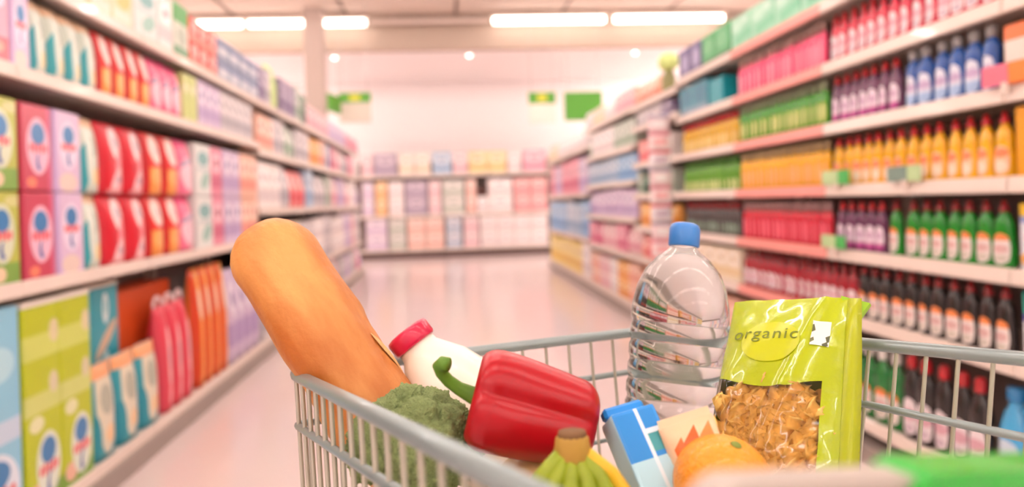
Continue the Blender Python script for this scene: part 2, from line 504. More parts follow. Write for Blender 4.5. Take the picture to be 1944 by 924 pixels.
P['redbag'] = print_mat('print_red_bag', '#d41f33', [('e', 0.60, 0.72, 0.27, 0.24, '#f8dcdc'), ('e', 0.60, 0.73, 0.13, 0.1, '#b8a6b0'), ('e', 0.72, 0.32, 0.24, 0.34, '#f2929c', -8), ('e', 0.55, 0.2, 0.27, 0.12, '#f6ccd0', 30), ('e', 0.6, 0.2, 0.11, 0.06, '#b89aa8'), ('r', 0.6, 0.02, 0.4, 0.04, '#f0a0a4')])
P['redorange'] = print_mat('print_red_orange_bag', '#e2382f', [('r', 0.5, 0.2, 0.5, 0.24, '#f09a4a'), ('e', 0.55, 0.74, 0.34, 0.24, '#f8dcd2'), ('e', 0.55, 0.72, 0.12, 0.1, '#c2b4b4'), ('e', 0.5, 0.3, 0.3, 0.14, '#f6b26a'), ('r', 0.08, 0.5, 0.09, 0.5, '#c9202a')])
P['pinkbag'] = print_mat('print_pink_bag', '#ee7a9a', [('e', 0.5, 0.4, 0.4, 0.3, '#f6ccd8'), ('r', 0.5, 0.62, 0.4, 0.05, '#b79ab4', 10), ('r', 0.5, 0.93, 0.5, 0.06, '#e0487c')])
P['handlepack'] = print_mat('print_red_handle_pack', '#e04558', [('e', 0.6, 0.5, 0.24, 0.3, '#f4c2c6'), ('e', 0.6, 0.5, 0.13, 0.12, '#b7a0ac'), ('e', 0.6, 0.16, 0.2, 0.1, '#f2a8b0')])
P['orangebag'] = print_mat('print_orange_bag', '#ee8f2c', [('r', 0.15, 0.5, 0.16, 0.5, '#d8441e'), ('r', 0.7, 0.5, 0.12, 0.45, '#f6c260'), ('e', 0.5, 0.7, 0.2, 0.14, '#f8e0c0')])
P['peachbag'] = print_mat('print_peach_bag', '#f2b48a', [('e', 0.5, 0.6, 0.3, 0.25, '#fbe6d8'), ('r', 0.5, 0.15, 0.5, 0.15, '#e8786a')])
P['limewhite'] = print_mat('print_lime_white_pack', '#d3da92', [('r', 0.6, 0.5, 0.2, 0.4, '#b2c44a'), ('e', 0.4, 0.7, 0.2, 0.12, '#f2eed8')])
P['greentop'] = print_mat('print_green_top_pack', '#d8dccc', [('r', 0.5, 0.84, 0.5, 0.2, '#4ea654'), ('e', 0.5, 0.4, 0.3, 0.18, '#b6bfae'), ('r', 0.5, 0.1, 0.5, 0.1, '#6fa47c')])
P['redwhite'] = print_mat('print_red_white_pack', '#ec5a52', [('e', 0.5, 0.62, 0.34, 0.26, '#f6c6bc'), ('r', 0.5, 0.12, 0.5, 0.14, '#f2988a'), ('e', 0.5, 0.6, 0.15, 0.12, '#cc8a8c')])
P['cream'] = print_mat('print_cream_orange_pack', '#f0dcb8', [('e', 0.5, 0.6, 0.4, 0.26, '#f2c878'), ('r', 0.5, 0.2, 0.4, 0.1, '#f6e8d6')])
P['whiteteal'] = print_mat('print_white_teal_pack', '#e2e6e2', [('e', 0.5, 0.72, 0.36, 0.14, '#7fb4b4'), ('e', 0.6, 0.3, 0.3, 0.14, '#98c4b8', 20), ('r', 0.5, 0.52, 0.4, 0.04, '#c8d2d2')])
P['greyblue'] = print_mat('print_grey_blue_pack', '#aab6c4', [('r', 0.5, 0.75, 0.5, 0.14, '#6a7ca6'), ('e', 0.5, 0.4, 0.34, 0.18, '#d8d8de'), ('r', 0.5, 0.08, 0.5, 0.08, '#8494b4')])
FAR = [('pale pink', '#ecc4c6', '#f6e2e0', '#dc98a8', '#c77a90'), ('lilac', '#d0bcd8', '#ece2f0', '#b49cc8', '#8a78ac'), ('pale grey', '#cfc8ca', '#ece6e6', '#a8a4ac', '#88848e'),
       ('peach', '#f0bca4', '#fae2d2', '#e4907c', '#cc7468'), ('pale blue', '#a8c2d8', '#dfe8f0', '#7ea4c6', '#5c86b0'), ('cream', '#f2e4cc', '#fcf4e8', '#e4cc9c', '#ccb07c'),
       ('grey-green', '#b9c4b6', '#e4e8de', '#8ea890', '#6e8c78'), ('coral', '#ec8482', '#fac8c0', '#d85a62', '#b84450'), ('soft yellow', '#f0d878', '#faf0c0', '#e0b440', '#c89830'),
       ('white', '#f4eae6', '#ffffff', '#dccfd0', '#b8aab0'), ('rose', '#e48ca4', '#f6ccd6', '#cc6080', '#b04868'), ('sky blue', '#84b6dc', '#c8e0f0', '#5c94c8', '#3c78b0'),
       ('dusky purple', '#8c7c9c', '#c8bcd0', '#6c5c84', '#504468'), ('orange', '#f2ae52', '#fae0a8', '#e08828', '#c87018'), ('teal', '#3c9cac', '#a4d4d8', '#287c90', '#1c6078'), ('dark green', '#3c6c54', '#8cac98', '#2c5444', '#1c3c30')]
FC = {}
FB = {}
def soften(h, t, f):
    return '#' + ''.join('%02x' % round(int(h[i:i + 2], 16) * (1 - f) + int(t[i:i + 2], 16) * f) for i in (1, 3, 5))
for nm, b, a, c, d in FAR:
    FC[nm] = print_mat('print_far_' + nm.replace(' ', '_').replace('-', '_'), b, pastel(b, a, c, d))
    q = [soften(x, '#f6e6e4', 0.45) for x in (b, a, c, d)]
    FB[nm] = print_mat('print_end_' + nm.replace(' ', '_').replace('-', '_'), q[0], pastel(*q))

# ------------------------------------------------------------------ products: placing
def place(side, me, name, label, cat, group, y, z, depth, xf=None, dx=0.0, rz=0.0):
    """Put one pack on a shelf: front of the pack dx behind the pack line of that side; its y is along the aisle."""
    if side == -1:
        loc, r = ((XL - 0.02 if xf is None else xf) - depth / 2 - dx, y, z), PI / 2 + rz
    elif side == 1:
        loc, r = ((XR + 0.03 if xf is None else xf) + depth / 2 + dx, y, z), -PI / 2 + rz
    else:
        loc, r = (y, (13.93 if xf is None else xf) + depth / 2 + dx, z), rz
    return obj(name, me, None, loc, (0, 0, r), label, cat, group)

def carton(wd, dp, ht, m, kind='carton'):
    key = (kind, round(wd, 3), round(dp, 3), round(ht, 3), m.name)
    if kind == 'pouch':
        return cached(key, lambda: pouch_mesh('bag', wd, dp, ht, m))
    return cached(key, lambda: box_mesh('carton', wd, dp, ht, m, 0.005))

def run(side, kind, y0, y1, n, z, ht, pm, name, label, cat, group, dp=0.12, dx=0.0, gap=0.006, jit=0.003):
    p = (y1 - y0) / n
    wd = p - gap
    me = carton(wd, dp, ht, pm, kind)
    for i in range(n):
        place(side, me, name, label, cat, group, y0 + p * (i + 0.5), z + 0.0005, dp, dx=dx + random.uniform(0, jit), rz=random.uniform(-0.015, 0.015))

E_ = 0.0
# --- left, middle shelf (two layers of packs)
z2 = LT[2]
for lay, zz in (('lower', z2), ('upper', z2 + 0.301)):
    h = 0.297
    run(-1, 'c', 2.02, 2.325, 2, zz, h, P['limegreen'], 'detergent_box', f'green and yellow detergent box, {lay} layer, left middle shelf edge of picture', 'box', f'green boxes {lay} layer')
    run(-1, 'c', 2.34, 2.52, 1, zz, h, P['crimson'], 'detergent_box', f'crimson detergent box with oval emblem, {lay} of the two', 'box', None)
    run(-1, 'c', 2.525, 2.71, 1, zz, h, P['lilac'], 'detergent_box', f'lilac detergent box beside the crimson one, {lay} of the two', 'box', None)
    run(-1, 'pouch', 2.72, 2.88, 1, zz, h, P['tealcream'], 'detergent_bag', f'teal and cream bag between lilac box and red bags, {lay} of the two', 'bag', None, dp=0.1)
    run(-1, 'pouch', 2.885, 3.29, 2, zz, h, P['redbag'], 'detergent_bag', f'red detergent bag, {lay} layer, left middle shelf', 'bag', f'red bags {lay} layer', dp=0.1)
    run(-1, 'pouch', 3.30, 3.70, 2, zz, h, P['redorange'], 'detergent_bag', f'red and orange detergent bag, {lay} layer, left middle shelf', 'bag', f'red and orange bags {lay} layer', dp=0.1)
    run(-1, 'pouch', 3.70, 3.89, 1, zz, h, P['pinkbag'], 'detergent_bag', f'pink bag right of the red and orange bags, {lay} of the two', 'bag', None, dp=0.1)
    run(-1, 'c', 3.90, 4.15, 1, zz, h, P['whiteteal'], 'detergent_box', f'pale teal and white pack, {lay} of the two, left middle shelf', 'box', None)
    run(-1, 'c', 4.15, 4.35, 1, zz, h, FC['rose'], 'detergent_box', f'rose pack, {lay} of the two, left middle shelf above the bread', 'box', None)
    run(-1, 'c', 4.36, 4.72, 2, zz, h, FC['lilac'], 'detergent_box', f'lilac pack, {lay} layer, left middle shelf above the bread', 'box', f'lilac packs {lay} layer')
    run(-1, 'c', 4.72, 5.13, 2, zz, h, FC['peach'], 'detergent_box', f'peach pack, {lay} layer, left middle shelf above the bread', 'box', f'peach packs {lay} layer')
# --- left, upper shelf
z1 = LT[1]
h = 0.262
run(-1, 'c', 2.02, 2.30, 2, z1, h, P['pinkbox'], 'detergent_box', 'pink and crimson box on the left upper shelf', 'box', 'pink boxes upper shelf')
run(-1, 'c', 2.305, 2.41, 1, z1, h, P['lilac'], 'detergent_box', 'lilac box on the left upper shelf beside teal bags', 'box', None)
run(-1, 'pouch', 2.42, 2.87, 4, z1, h, P['tealcream'], 'detergent_bag', 'teal and cream bag on the left upper shelf', 'bag', 'teal bags upper shelf', dp=0.09)
run(-1, 'pouch', 2.88, 3.37, 4, z1, h, P['redorange'], 'detergent_bag', 'red bag with orange foot on the left upper shelf', 'bag', 'red bags upper shelf', dp=0.09)
run(-1, 'pouch', 3.38, 3.75, 3, z1, h, P['pinkbag'], 'detergent_bag', 'pink bag on the left upper shelf', 'bag', 'pink bags upper shelf', dp=0.09)
run(-1, 'c', 3.76, 3.96, 2, z1, h, P['limewhite'], 'detergent_box', 'lime and white pack on the left upper shelf', 'box', 'lime packs upper shelf')
run(-1, 'c', 3.97, 4.36, 3, z1, h, FC['lilac'], 'detergent_box', 'lilac pack on the left upper shelf before the grey ones', 'box', 'lilac packs upper shelf')
run(-1, 'c', 4.37, 5.05, 5, z1, h, FC['pale grey'], 'detergent_box', 'pale grey pack on the left upper shelf', 'box', 'grey packs upper shelf')
# --- left, top shelf
z0 = LT[0]
run(-1, 'c', 2.6, 3.19, 3, z0, 0.22, P['cream'], 'carton', 'cream and orange carton on the left top shelf', 'carton', 'cream cartons top shelf')
run(-1, 'c', 3.2, 3.45, 1, z0, 0.26, P['whiteteal'], 'carton', 'white and teal carton on the left top shelf', 'carton', None)
run(-1, 'c', 3.46, 3.64, 1, z0, 0.27, FC['white'], 'carton', 'plain white carton on the left top shelf', 'carton', None)
run(-1, 'c', 3.65, 3.86, 1, z0, 0.29, P['greentop'], 'carton', 'carton with green top on the left top shelf', 'carton', None)
for lay, zz in (('lower', z0), ('upper', z0 + 0.135)):
    run(-1, 'c', 3.87, 4.32, 3, zz, 0.132, P['redwhite'], 'carton', f'red and white carton, {lay} layer on the left top shelf', 'carton', f'red cartons {lay} layer')
    run(-1, 'c', 4.33, 5.25, 4, zz, 0.132, P['greyblue'], 'carton', f'grey-blue carton, {lay} layer on the left top shelf', 'carton', f'grey-blue cartons {lay} layer')
run(-1, 'c', 5.26, 5.45, 1, z0, 0.27, FC['dusky purple'], 'carton', 'dark purple-grey carton on the left top shelf', 'carton', None)
run(-1, 'c', 5.46, 5.62, 1, z0, 0.29, FC['pale grey'], 'carton', 'grey carton beside the lime pack on the left top shelf', 'carton', None)
run(-1, 'pouch', 5.62, 5.9, 1, z0, 0.36, mat('lime_pack', '#c4dc8a', 0.5), 'bag', 'pale lime bag on the left top shelf', 'bag', None)
run(-1, 'c', 5.92, 6.5, 3, z0, 0.3, FC['dusky purple'], 'carton', 'mauve-grey carton beyond the lime bag on the left top shelf', 'carton', 'mauve-grey top cartons')
run(-1, 'c', 6.52, 6.74, 1, z0, 0.33, FC['grey-green'], 'carton', 'grey-green carton on the left top shelf', 'carton', None)
run(-1, 'c', 6.75, 7.0, 1, z0, 0.30, FC['dark green'], 'carton', 'dark green carton on the left top shelf', 'carton', None)
run(-1, 'c', 7.02, 8.3, 5, z0, 0.24, FC['pale pink'], 'carton', 'pale pink carton on the left top shelf beyond the dark green one', 'carton', 'pale pink top cartons')
run(-1, 'c', 8.32, 9.7, 5, z0, 0.22, FC['lilac'], 'carton', 'lilac carton on the left top shelf near the column', 'carton', 'lilac top cartons')
run(-1, 'c', 9.72, 10.98, 5, z0, 0.2, FC['rose'], 'carton', 'rose carton at the far end of the left top shelf', 'carton', 'rose top cartons')
# --- left, bottom shelf
z3 = 0.1155
h = 0.70
run(-1, 'c', 2.02, 2.30, 1, z3, h, P['bluebox'], 'detergent_box', 'tall light blue box at the lower left picture edge', 'box', None, dp=0.2)
M_whitetop = mat('carton_lid_white', '#efe6da', 0.6)
for i, (a, b) in enumerate(((2.315, 2.52), (2.525, 2.73))):
    t = place(-1, carton(b - a, 0.22, h - 0.02, P['limebig']), 'detergent_box', ['tall lime green box next to the light blue one', 'tall lime green box next to the teal boxes'][i], 'box', None, (a + b) / 2, z3, 0.22)
    obj('lid', box_mesh('lid', b - a + 0.002, 0.222, 0.018, M_whitetop, 0.003), t, (0, 0, h - 0.02))
for i, (a, b) in enumerate(((2.735, 2.94), (2.945, 3.17))):
    t = place(-1, carton(b - a, 0.16, h - 0.03, P['tealdrop']), 'detergent_box', ['tall teal box with drop marks beside the lime box', 'tall teal box with drop marks beside the red packs'][i], 'box', None, (a + b) / 2, z3, 0.16, dx=0.1)
    obj('lid', box_mesh('lid', b - a + 0.002, 0.162, 0.016, M_whitetop, 0.003), t, (0, 0, h - 0.03))
run(-1, 'pouch', 2.75, 3.38, 3, z3, 0.38, P['tealbag'], 'detergent_bag', 'teal and peach bag standing on the left bottom shelf', 'bag', 'teal bags bottom shelf', dp=0.09)
M_handle = mat('handle_white', '#f2d8d8', 0.4)
for i, y in enumerate((3.47, 3.60, 3.73)):
    t = place(-1, carton(0.118, 0.11, 0.52, P['handlepack'], 'pouch'), 'handled_pack', ['red handled pack next to the teal bags', 'red handled pack, middle of three', 'red handled pack next to the orange bags'][i], 'bag', None, y, z3, 0.11)
    pts = [(0.045 * math.cos(a), 0, 0.515 + 0.05 * math.sin(a)) for a in [PI * k / 10 for k in range(11)]]
    obj('handle', tube('handle', pts, 0.009, M_handle, 8), t)
run(-1, 'c', 3.25, 3.85, 1, z3, 0.62, mat('red_orange_display', '#d9521e', 0.5), 'display_box', 'red-orange display box behind the red handled packs', 'box', None, dp=0.16, dx=0.14)
run(-1, 'pouch', 3.86, 4.4, 4, z3, 0.66, P['orangebag'], 'detergent_bag', 'tall orange bag on the left bottom shelf', 'bag', 'orange bags bottom shelf', dp=0.1)
run(-1, 'pouch', 4.42, 5.12, 4, z3, 0.6, FC['lilac'], 'detergent_bag', 'lilac bag on the left bottom shelf beside the bread', 'bag', 'lilac bags bottom shelf', dp=0.1)

# --- left, just outside the picture
for lay, zz in (('lower', z2), ('upper', z2 + 0.301)):
    run(-1, 'c', 1.40, 2.01, 4, zz, 0.297, P['limegreen'], 'detergent_box', f'green and yellow box, {lay} layer, beyond the left picture edge', 'box', f'green boxes outside {lay} layer')
run(-1, 'c', 1.40, 2.01, 4, z1, 0.262, P['pinkbox'], 'detergent_box', 'pink and crimson box beyond the left picture edge', 'box', 'pink boxes outside')
run(-1, 'c', 1.40, 2.59, 6, z0, 0.22, P['cream'], 'carton', 'cream carton above the upper left picture corner', 'carton', 'cream cartons outside')
run(-1, 'c', 1.40, 2.01, 2, z3, 0.70, P['bluebox'], 'detergent_box', 'tall light blue box beyond the left picture edge', 'box', 'blue boxes outside', dp=0.2)
# --- left, far bays
def far_rows(side, rows, y0, y1, where, wid=(0.16, 0.26), dp=0.14):
    for rn, zt, ht, cols, stack in rows:
        y = y0 + 0.01
        while y < y1 - 0.10:
            n = random.choice((2, 3))
            cname = random.choice(cols)
            wd = random.uniform(*wid)
            pk = random.choice(('c', 'c', 'pouch')) if stack == 1 else 'c'
            hh = ht / stack * random.uniform(0.9, 1.0)
            for i in range(n):
                ww = min(wd, y1 - y - 0.01)
                if ww < 0.08: break
                me = carton(round(ww - 0.008, 2), dp, round(hh, 2), FC[cname], pk)
                for s in range(stack):
                    kw = 'bag' if pk == 'pouch' else 'carton'
                    lay = '' if stack == 1 else (', lower layer' if s == 0 else ', upper layer')
                    lb = f'{cname} {kw} on the {rn} shelf, {where}{lay}'
                    place(side, me, 'carton' if kw == 'carton' else 'bag', lb, kw, lb, y + ww / 2, zt + 0.0005 + s * (round(hh, 2) + 0.001), dp, dx=random.uniform(0, 0.01))
                y += ww
LP = ['pale pink', 'lilac', 'pale grey', 'peach', 'pale blue', 'white', 'grey-green']
rows = [('upper', LTF[1], 0.31, LP + ['orange', 'dark green'], 1), ('middle', LTF[2], 0.38, LP + ['coral'], 1), ('lower', LTF[3], 0.47, ['white', 'pale grey', 'pale blue', 'grey-green', 'cream'], 2), ('bottom', 0.115, 0.33, ['white', 'pale grey', 'cream', 'grey-green'], 1)]
far_rows(-1, rows, 5.15, 8.4, 'left beyond the bread')
far_rows(-1, [(a, b, c, ['pale pink', 'rose', 'lilac', 'white', 'pale grey'], e) for a, b, c, d, e in rows], 8.4, 11.0, 'left far end')

# ------------------------------------------------------------------ bottles
def interp(prof, z):
    for (r0, a), (r1, b) in zip(prof, prof[1:]):
        if a <= z <= b and b > a:
            return r0 + (r1 - r0) * (z - a) / (b - a)
    return prof[-1][0]

def label_mesh(name, prof, zc, hz, th, m, ey):
    verts, uvs, faces = [], [], []
    rings, seg = 4, 16
    for i in range(rings + 1):
        rr = i / rings
        for k in range(seg):
            a = 2 * PI * k / seg
            ca, sa = math.cos(a), math.sin(a)
            sq = 1 / max(abs(ca), abs(sa)) ** 0.35
            u, v = rr * ca * sq, rr * sa * sq
            t = -PI / 2 + th * u
            z = zc + hz * v
            r = interp(prof, z) * 1.012 + 0.0008
            verts.append((r * math.cos(t), r * math.sin(t) * ey, z))
            uvs.append((0.5 + 0.5 * u, 0.5 + 0.5 * v))
    for i in range(rings):
        for k in range(seg):
            k2 = (k + 1) % seg
            faces.append((i * seg + k, i * seg + k2, (i + 1) * seg + k2, (i + 1) * seg + k))
    return mesh_from(name, verts, faces, m, True, uvs)

# normalised profiles: radius as part of the half width, height as part of the whole
SHAPES = {
    'dish': ([(0.86, 0), (0.98, 0.02), (1.0, 0.06), (1.0, 0.30), (0.93, 0.42), (0.86, 0.50), (0.88, 0.58), (0.80, 0.68), (0.58, 0.76), (0.36, 0.81), (0.32, 0.84)],
             [(0.40, 0.83), (0.42, 0.84), (0.40, 0.90), (0.27, 0.92), (0.24, 0.99), (0.18, 1.0)]),
    'round': ([(0.86, 0), (0.97, 0.02), (1.0, 0.06), (0.96, 0.28), (0.84, 0.45), (0.92, 0.60), (0.84, 0.70), (0.50, 0.79), (0.36, 0.82)],
              [(0.44, 0.81), (0.52, 0.84), (0.52, 0.93), (0.44, 0.98), (0.2, 1.0)]),
    'plain': ([(0.9, 0), (1.0, 0.02), (1.0, 0.62), (0.92, 0.70), (0.6, 0.77), (0.42, 0.80)],
              [(0.5, 0.79), (0.5, 0.94), (0.42, 0.98), (0.3, 1.0)]),
    'tall': ([(0.88, 0), (1.0, 0.02), (1.0, 0.34), (0.9, 0.46), (0.98, 0.58), (0.86, 0.70), (0.55, 0.78), (0.34, 0.82), (0.32, 0.85)],
             [(0.44, 0.84), (0.46, 0.85), (0.44, 0.95), (0.34, 0.99), (0.2, 1.0)]),
}
def make_bottle_kit(key, shape, wd, ht, body_m, cap_m, label_m, zc=0.33, hz=0.22, th=0.9, ey=0.72):
    def build():
        bp, cp = SHAPES[shape]
        bp = [(r * wd / 2, z * ht) for r, z in bp]
        cp = [(r * wd / 2, z * ht) for r, z in cp]
        return (lathe('body', bp, body_m, 18, ey), lathe('cap', cp, cap_m, 14, 1.0 if shape != 'round' else 0.9),
                label_mesh('label', bp, zc * ht, hz * ht, th, label_m, ey) if label_m else None, wd * ey)
    return cached(('btl', key), build)

def bottle_run(kit, y0, y1, pitch, z, label, group, name='soap_bottle', cat='bottle', dx=0.0):
    body, cap, lab, dp = kit
    n = max(1, round((y1 - y0) / pitch))
    p = (y1 - y0) / n
    for i in range(n):
        t = thing(name, label, cat, (XR + 0.03 + dp / 2 + dx + random.uniform(0, 0.006), y0 + p * (i + 0.5) + random.uniform(-0.003, 0.003), z + 0.0005), (0, 0, -PI / 2 + random.uniform(-0.22, 0.22)), group)
        obj('body', body, t); obj('cap', cap, t)
        if lab: obj('label', lab, t)

def plast(n, c, r=0.18):
    return mat(n, c, r, coat=0.4)
C_red = plast('cap_red', '#c3202a'); C_grey = plast('cap_grey', '#9c9a98'); C_taupe = plast('cap_taupe', '#a9877c'); C_white = plast('cap_white', '#e8e4de'); C_dred = plast('cap_dark_red', '#8f1c20')
B_pink = plast('liquid_pink', '#ee4a78'); B_pinkred = plast('liquid_pink_red', '#d8304c'); B_green = plast('liquid_green', '#3f9a1c'); B_green2 = plast('liquid_deep_green', '#0f8a1c')
B_purple = plast('liquid_purple', '#6a3458'); B_blue = plast('liquid_blue', '#1a56a8'); B_yel = plast('liquid_yellow', '#f0b414'); B_red = plast('liquid_red', '#d01f38')
B_black = plast('liquid_black', '#2a221f'); B_dred = plast('liquid_dark_red', '#a81428'); B_dgrey = plast('liquid_dark_grey', '#4c4846'); B_sky = plast('jug_sky_blue', '#4fb0e4')
L_white = print_mat('label_white', '#ecdfe2', [('e', 0.5, 0.55, 0.5, 0.16, '#d8a8b4'), ('e', 0.5, 0.2, 0.3, 0.1, '#cdb8c4')])
L_oval = print_mat('label_pale_blue', '#dfe2f0', [('e', 0.5, 0.6, 0.5, 0.14, '#c0a8cc'), ('r', 0.5, 0.2, 0.6, 0.16, '#a8c4e8')])
L_orange = print_mat('label_white_orange', '#ece2dc', [('r', 0.5, 0.92, 0.7, 0.16, '#ee8a4c'), ('e', 0.5, 0.5, 0.4, 0.14, '#d8b0ac'), ('e', 0.5, 0.2, 0.34, 0.08, '#ccc4b4')])
L_purple = print_mat('label_white_purple', '#ead8e4', [('r', 0.5, 0.08, 0.7, 0.2, '#c04e98'), ('e', 0.5, 0.6, 0.4, 0.14, '#c8a4c0')])
L_peach = print_mat('label_peach', '#f6c8a0', [('e', 0.5, 0.75, 0.5, 0.16, '#f08858'), ('e', 0.5, 0.3, 0.4, 0.2, '#fae4cc')])
L_pinkl = print_mat('label_light_pink', '#f88aa4', [('r', 0.5, 0.5, 0.3, 0.6, '#fa9ab0')])
L_yelg = print_mat('label_yellow_green', '#c2cf6c', [('e', 0.5, 0.5, 0.3, 0.4, '#d4dc90')])
L_redl = print_mat('label_light_red', '#ee5a70', [('r', 0.5, 0.5, 0.3, 0.6, '#f06c80')])
L_amber = print_mat('label_amber', '#f4b070', [('e', 0.5, 0.5, 0.3, 0.4, '#f6bc84')])

K = make_bottle_kit
kit_pink = K('pink', 'plain', 0.047, 0.205, B_pink, C_taupe, L_pinkl, 0.32, 0.26, 0.7)
kit_pinkred = K('pinkred', 'dish', 0.062, 0.205, B_pinkred, C_red, L_white, 0.33, 0.24)
kit_green = K('green', 'plain', 0.047, 0.205, B_green, mat('cap_olive', '#8f9a78', 0.4), L_yelg, 0.32, 0.22, 0.7)
kit_purple = K('purple', 'dish', 0.064, 0.205, B_purple, C_red, L_purple, 0.30, 0.24)
kit_blue = K('blue', 'round', 0.068, 0.215, B_blue, C_grey, L_oval, 0.30, 0.25)
kit_amber = K('amber', 'plain', 0.047, 0.205, B_yel, mat('cap_tan', '#b8a074', 0.4), L_amber, 0.32, 0.24, 0.7)
kit_yel = K('yellow', 'dish', 0.064, 0.205, B_yel, C_red, L_peach, 0.28, 0.22)
kit_red = K('red', 'plain', 0.047, 0.205, B_red, mat('cap_rose_grey', '#b08a88', 0.4), L_redl, 0.32, 0.24, 0.7)
kit_green2 = K('green2', 'dish', 0.068, 0.208, B_green2, C_dred, L_orange, 0.29, 0.23)
kit_black = K('black', 'dish', 0.068, 0.212, B_black, C_dred, L_orange, 0.28, 0.24)
kit_dred = K('dred', 'dish', 0.066, 0.208, B_dred, C_dred, L_white, 0.3, 0.2)
kit_tgreen = K('tgreen', 'tall', 0.078, 0.30, plast('liquid_bottle_green', '#1f7a34'), C_white, L_orange, 0.27, 0.2)
kit_tblack = K('tblack', 'tall', 0.078, 0.31, B_black, C_red, L_white, 0.27, 0.22)
kit_grey = K('grey', 'plain', 0.056, 0.205, B_dgrey, C_dred, mat('label_grey_green', '#7f9484', 0.4), 0.25, 0.16, 0.8)
kit_yel2 = K('yel2', 'plain', 0.06, 0.20, plast('liquid_gold', '#d8a818'), C_red, mat('label_pale_gold', '#e8cc80', 0.4), 0.25, 0.2, 0.8)
kit_grn2 = K('grn2', 'plain', 0.06, 0.205, plast('liquid_leaf', '#5ea02a'), mat('cap_leaf', '#4c8030', 0.4), mat('label_pale_green', '#c8d88c', 0.4), 0.2, 0.16, 0.8)

R1, R2, R3, R4, R5, R6 = RT[1], RT[2], RT[3], RT[4], RT[5], 0.17
bottle_run(kit_pinkred, 1.50, 2.86, 0.066, R1, 'pink-red soap bottle with white label on the second right shelf', 'pink-red bottles')
bottle_run(kit_pink, 2.885, 3.79, 0.054, R1, 'plain pink bottle above the salmon rail, second right shelf', 'plain pink bottles')
bottle_run(kit_blue, 1.96, 2.39, 0.067, R2, 'blue bottle with grey cap on the right', 'blue bottles')
bottle_run(kit_purple, 2.41, 2.86, 0.066, R2, 'purple bottle between the blue and the green bottles', 'purple bottles upper')
bottle_run(kit_green, 2.885, 3.79, 0.054, R2, 'light green bottle above the salmon rail, third right shelf', 'light green bottles')
bottle_run(kit_yel, 1.93, 2.86, 0.066, R3, 'yellow bottle with red cap and peach label on the right', 'yellow bottles')
bottle_run(kit_amber, 2.885, 3.79, 0.054, R3, 'amber bottle above the salmon rail, fourth right shelf', 'amber bottles')
bottle_run(kit_green2, 1.94, 2.41, 0.072, R4, 'deep green bottle with orange and white label on the right', 'deep green bottles')
bottle_run(kit_green2, 2.435, 2.505, 0.07, R4, 'single deep green bottle beside the lower purple bottles', None)
bottle_run(kit_purple, 2.52, 2.86, 0.066, R4, 'purple bottle on the fifth right shelf beside deep green ones', 'purple bottles lower')
bottle_run(kit_red, 2.885, 3.79, 0.054, R4, 'red bottle above the salmon rail, fifth right shelf', 'red bottles')
bottle_run(kit_black, 1.94, 2.72, 0.070, R5, 'black bottle with dark red cap and orange-topped label', 'black bottles')
bottle_run(kit_dred, 2.73, 3.79, 0.066, R5, 'dark red bottle behind the lime pasta bag, sixth right shelf', 'dark red bottles')
bottle_run(kit_tblack, 2.05, 2.46, 0.080, R6, 'tall black bottle with red cap on the bottom right shelf', 'tall black bottles')
bottle_run(kit_tgreen, 2.47, 3.2, 0.080, R6, 'tall green bottle with white cap on the bottom right shelf', 'tall green bottles')
# third bay
bottle_run(kit_yel2, 3.83, 4.72, 0.062, R2, 'golden yellow bottle left of the light green ones', 'golden bottles')
bottle_run(kit_grn2, 3.83, 4.72, 0.062, R3, 'leaf green bottle left of the amber ones', 'leaf green bottles')
bottle_run(kit_grey, 3.83, 4.72, 0.058, R4, 'dark grey bottle behind the blue bottle cap', 'dark grey bottles')

bottle_run(kit_tgreen, 3.24, 3.78, 0.080, R6, 'tall green bottle on the bottom shelf hidden behind the pasta bag', 'hidden tall green bottles')
# blue jugs at the picture edge
M_jlab = mat('jug_label', '#cfe0f0', 0.4)
for i, y in enumerate((1.985, 1.86)):
    t = thing('cleaner_jug', ['light blue jug with handle next to the tall black bottles', 'light blue jug cut by the right picture edge'][i], 'jug', (XR + 0.09, y, R6 + 0.0005), (0, 0, -PI / 2))
    bp = [(0.042, 0), (0.05, 0.01), (0.052, 0.05), (0.05, 0.17), (0.036, 0.22), (0.02, 0.25), (0.016, 0.27)]
    obj('body', lathe('body', bp, B_sky, 20, 0.9), t)
    obj('cap', lathe('cap', [(0.024, 0.262), (0.026, 0.27), (0.025, 0.30), (0.018, 0.305)], plast('jug_cap', '#2b8ccc'), 16), t)
    pts = [(0.03, -0.012, 0.245), (0.055, -0.014, 0.24), (0.066, -0.014, 0.21), (0.064, -0.014, 0.16), (0.048, -0.012, 0.125)]
    obj('handle', tube('handle', pts, 0.009, B_sky, 10), t)
    obj('label', label_mesh('label', bp, 0.09, 0.055, 0.8, M_jlab, 0.9), t)

# right, other packs --------------------------------------------------
M_mint = print_mat('print_mint_pack', '#9ad8b8', [('e', 0.3, 0.7, 0.25, 0.16, '#bce8d0'), ('r', 0.6, 0.35, 0.4, 0.14, '#74c89e', 12), ('e', 0.7, 0.8, 0.2, 0.1, '#c8ecd8')])
M_gpack = print_mat('print_green_pack', '#4aa868', [('e', 0.5, 0.6, 0.4, 0.25, '#6cbc84'), ('r', 0.5, 0.06, 0.5, 0.09, '#2e4a40')])
M_npack = print_mat('print_navy_pack', '#6a6490', [('e', 0.6, 0.5, 0.3, 0.3, '#a8a0c4'), ('r', 0.1, 0.5, 0.12, 0.5, '#4a4470')])
z = RT[0]
run(1, 'c', 2.55, 3.85, 5, z, 0.19, M_mint, 'carton', 'mint green carton on the topmost right shelf', 'carton', 'mint cartons', dp=0.2)
run(1, 'c', 3.87, 4.31, 2, z, 0.2, M_gpack, 'carton', 'darker green carton left of the mint ones, topmost right shelf', 'carton', 'green cartons', dp=0.2)
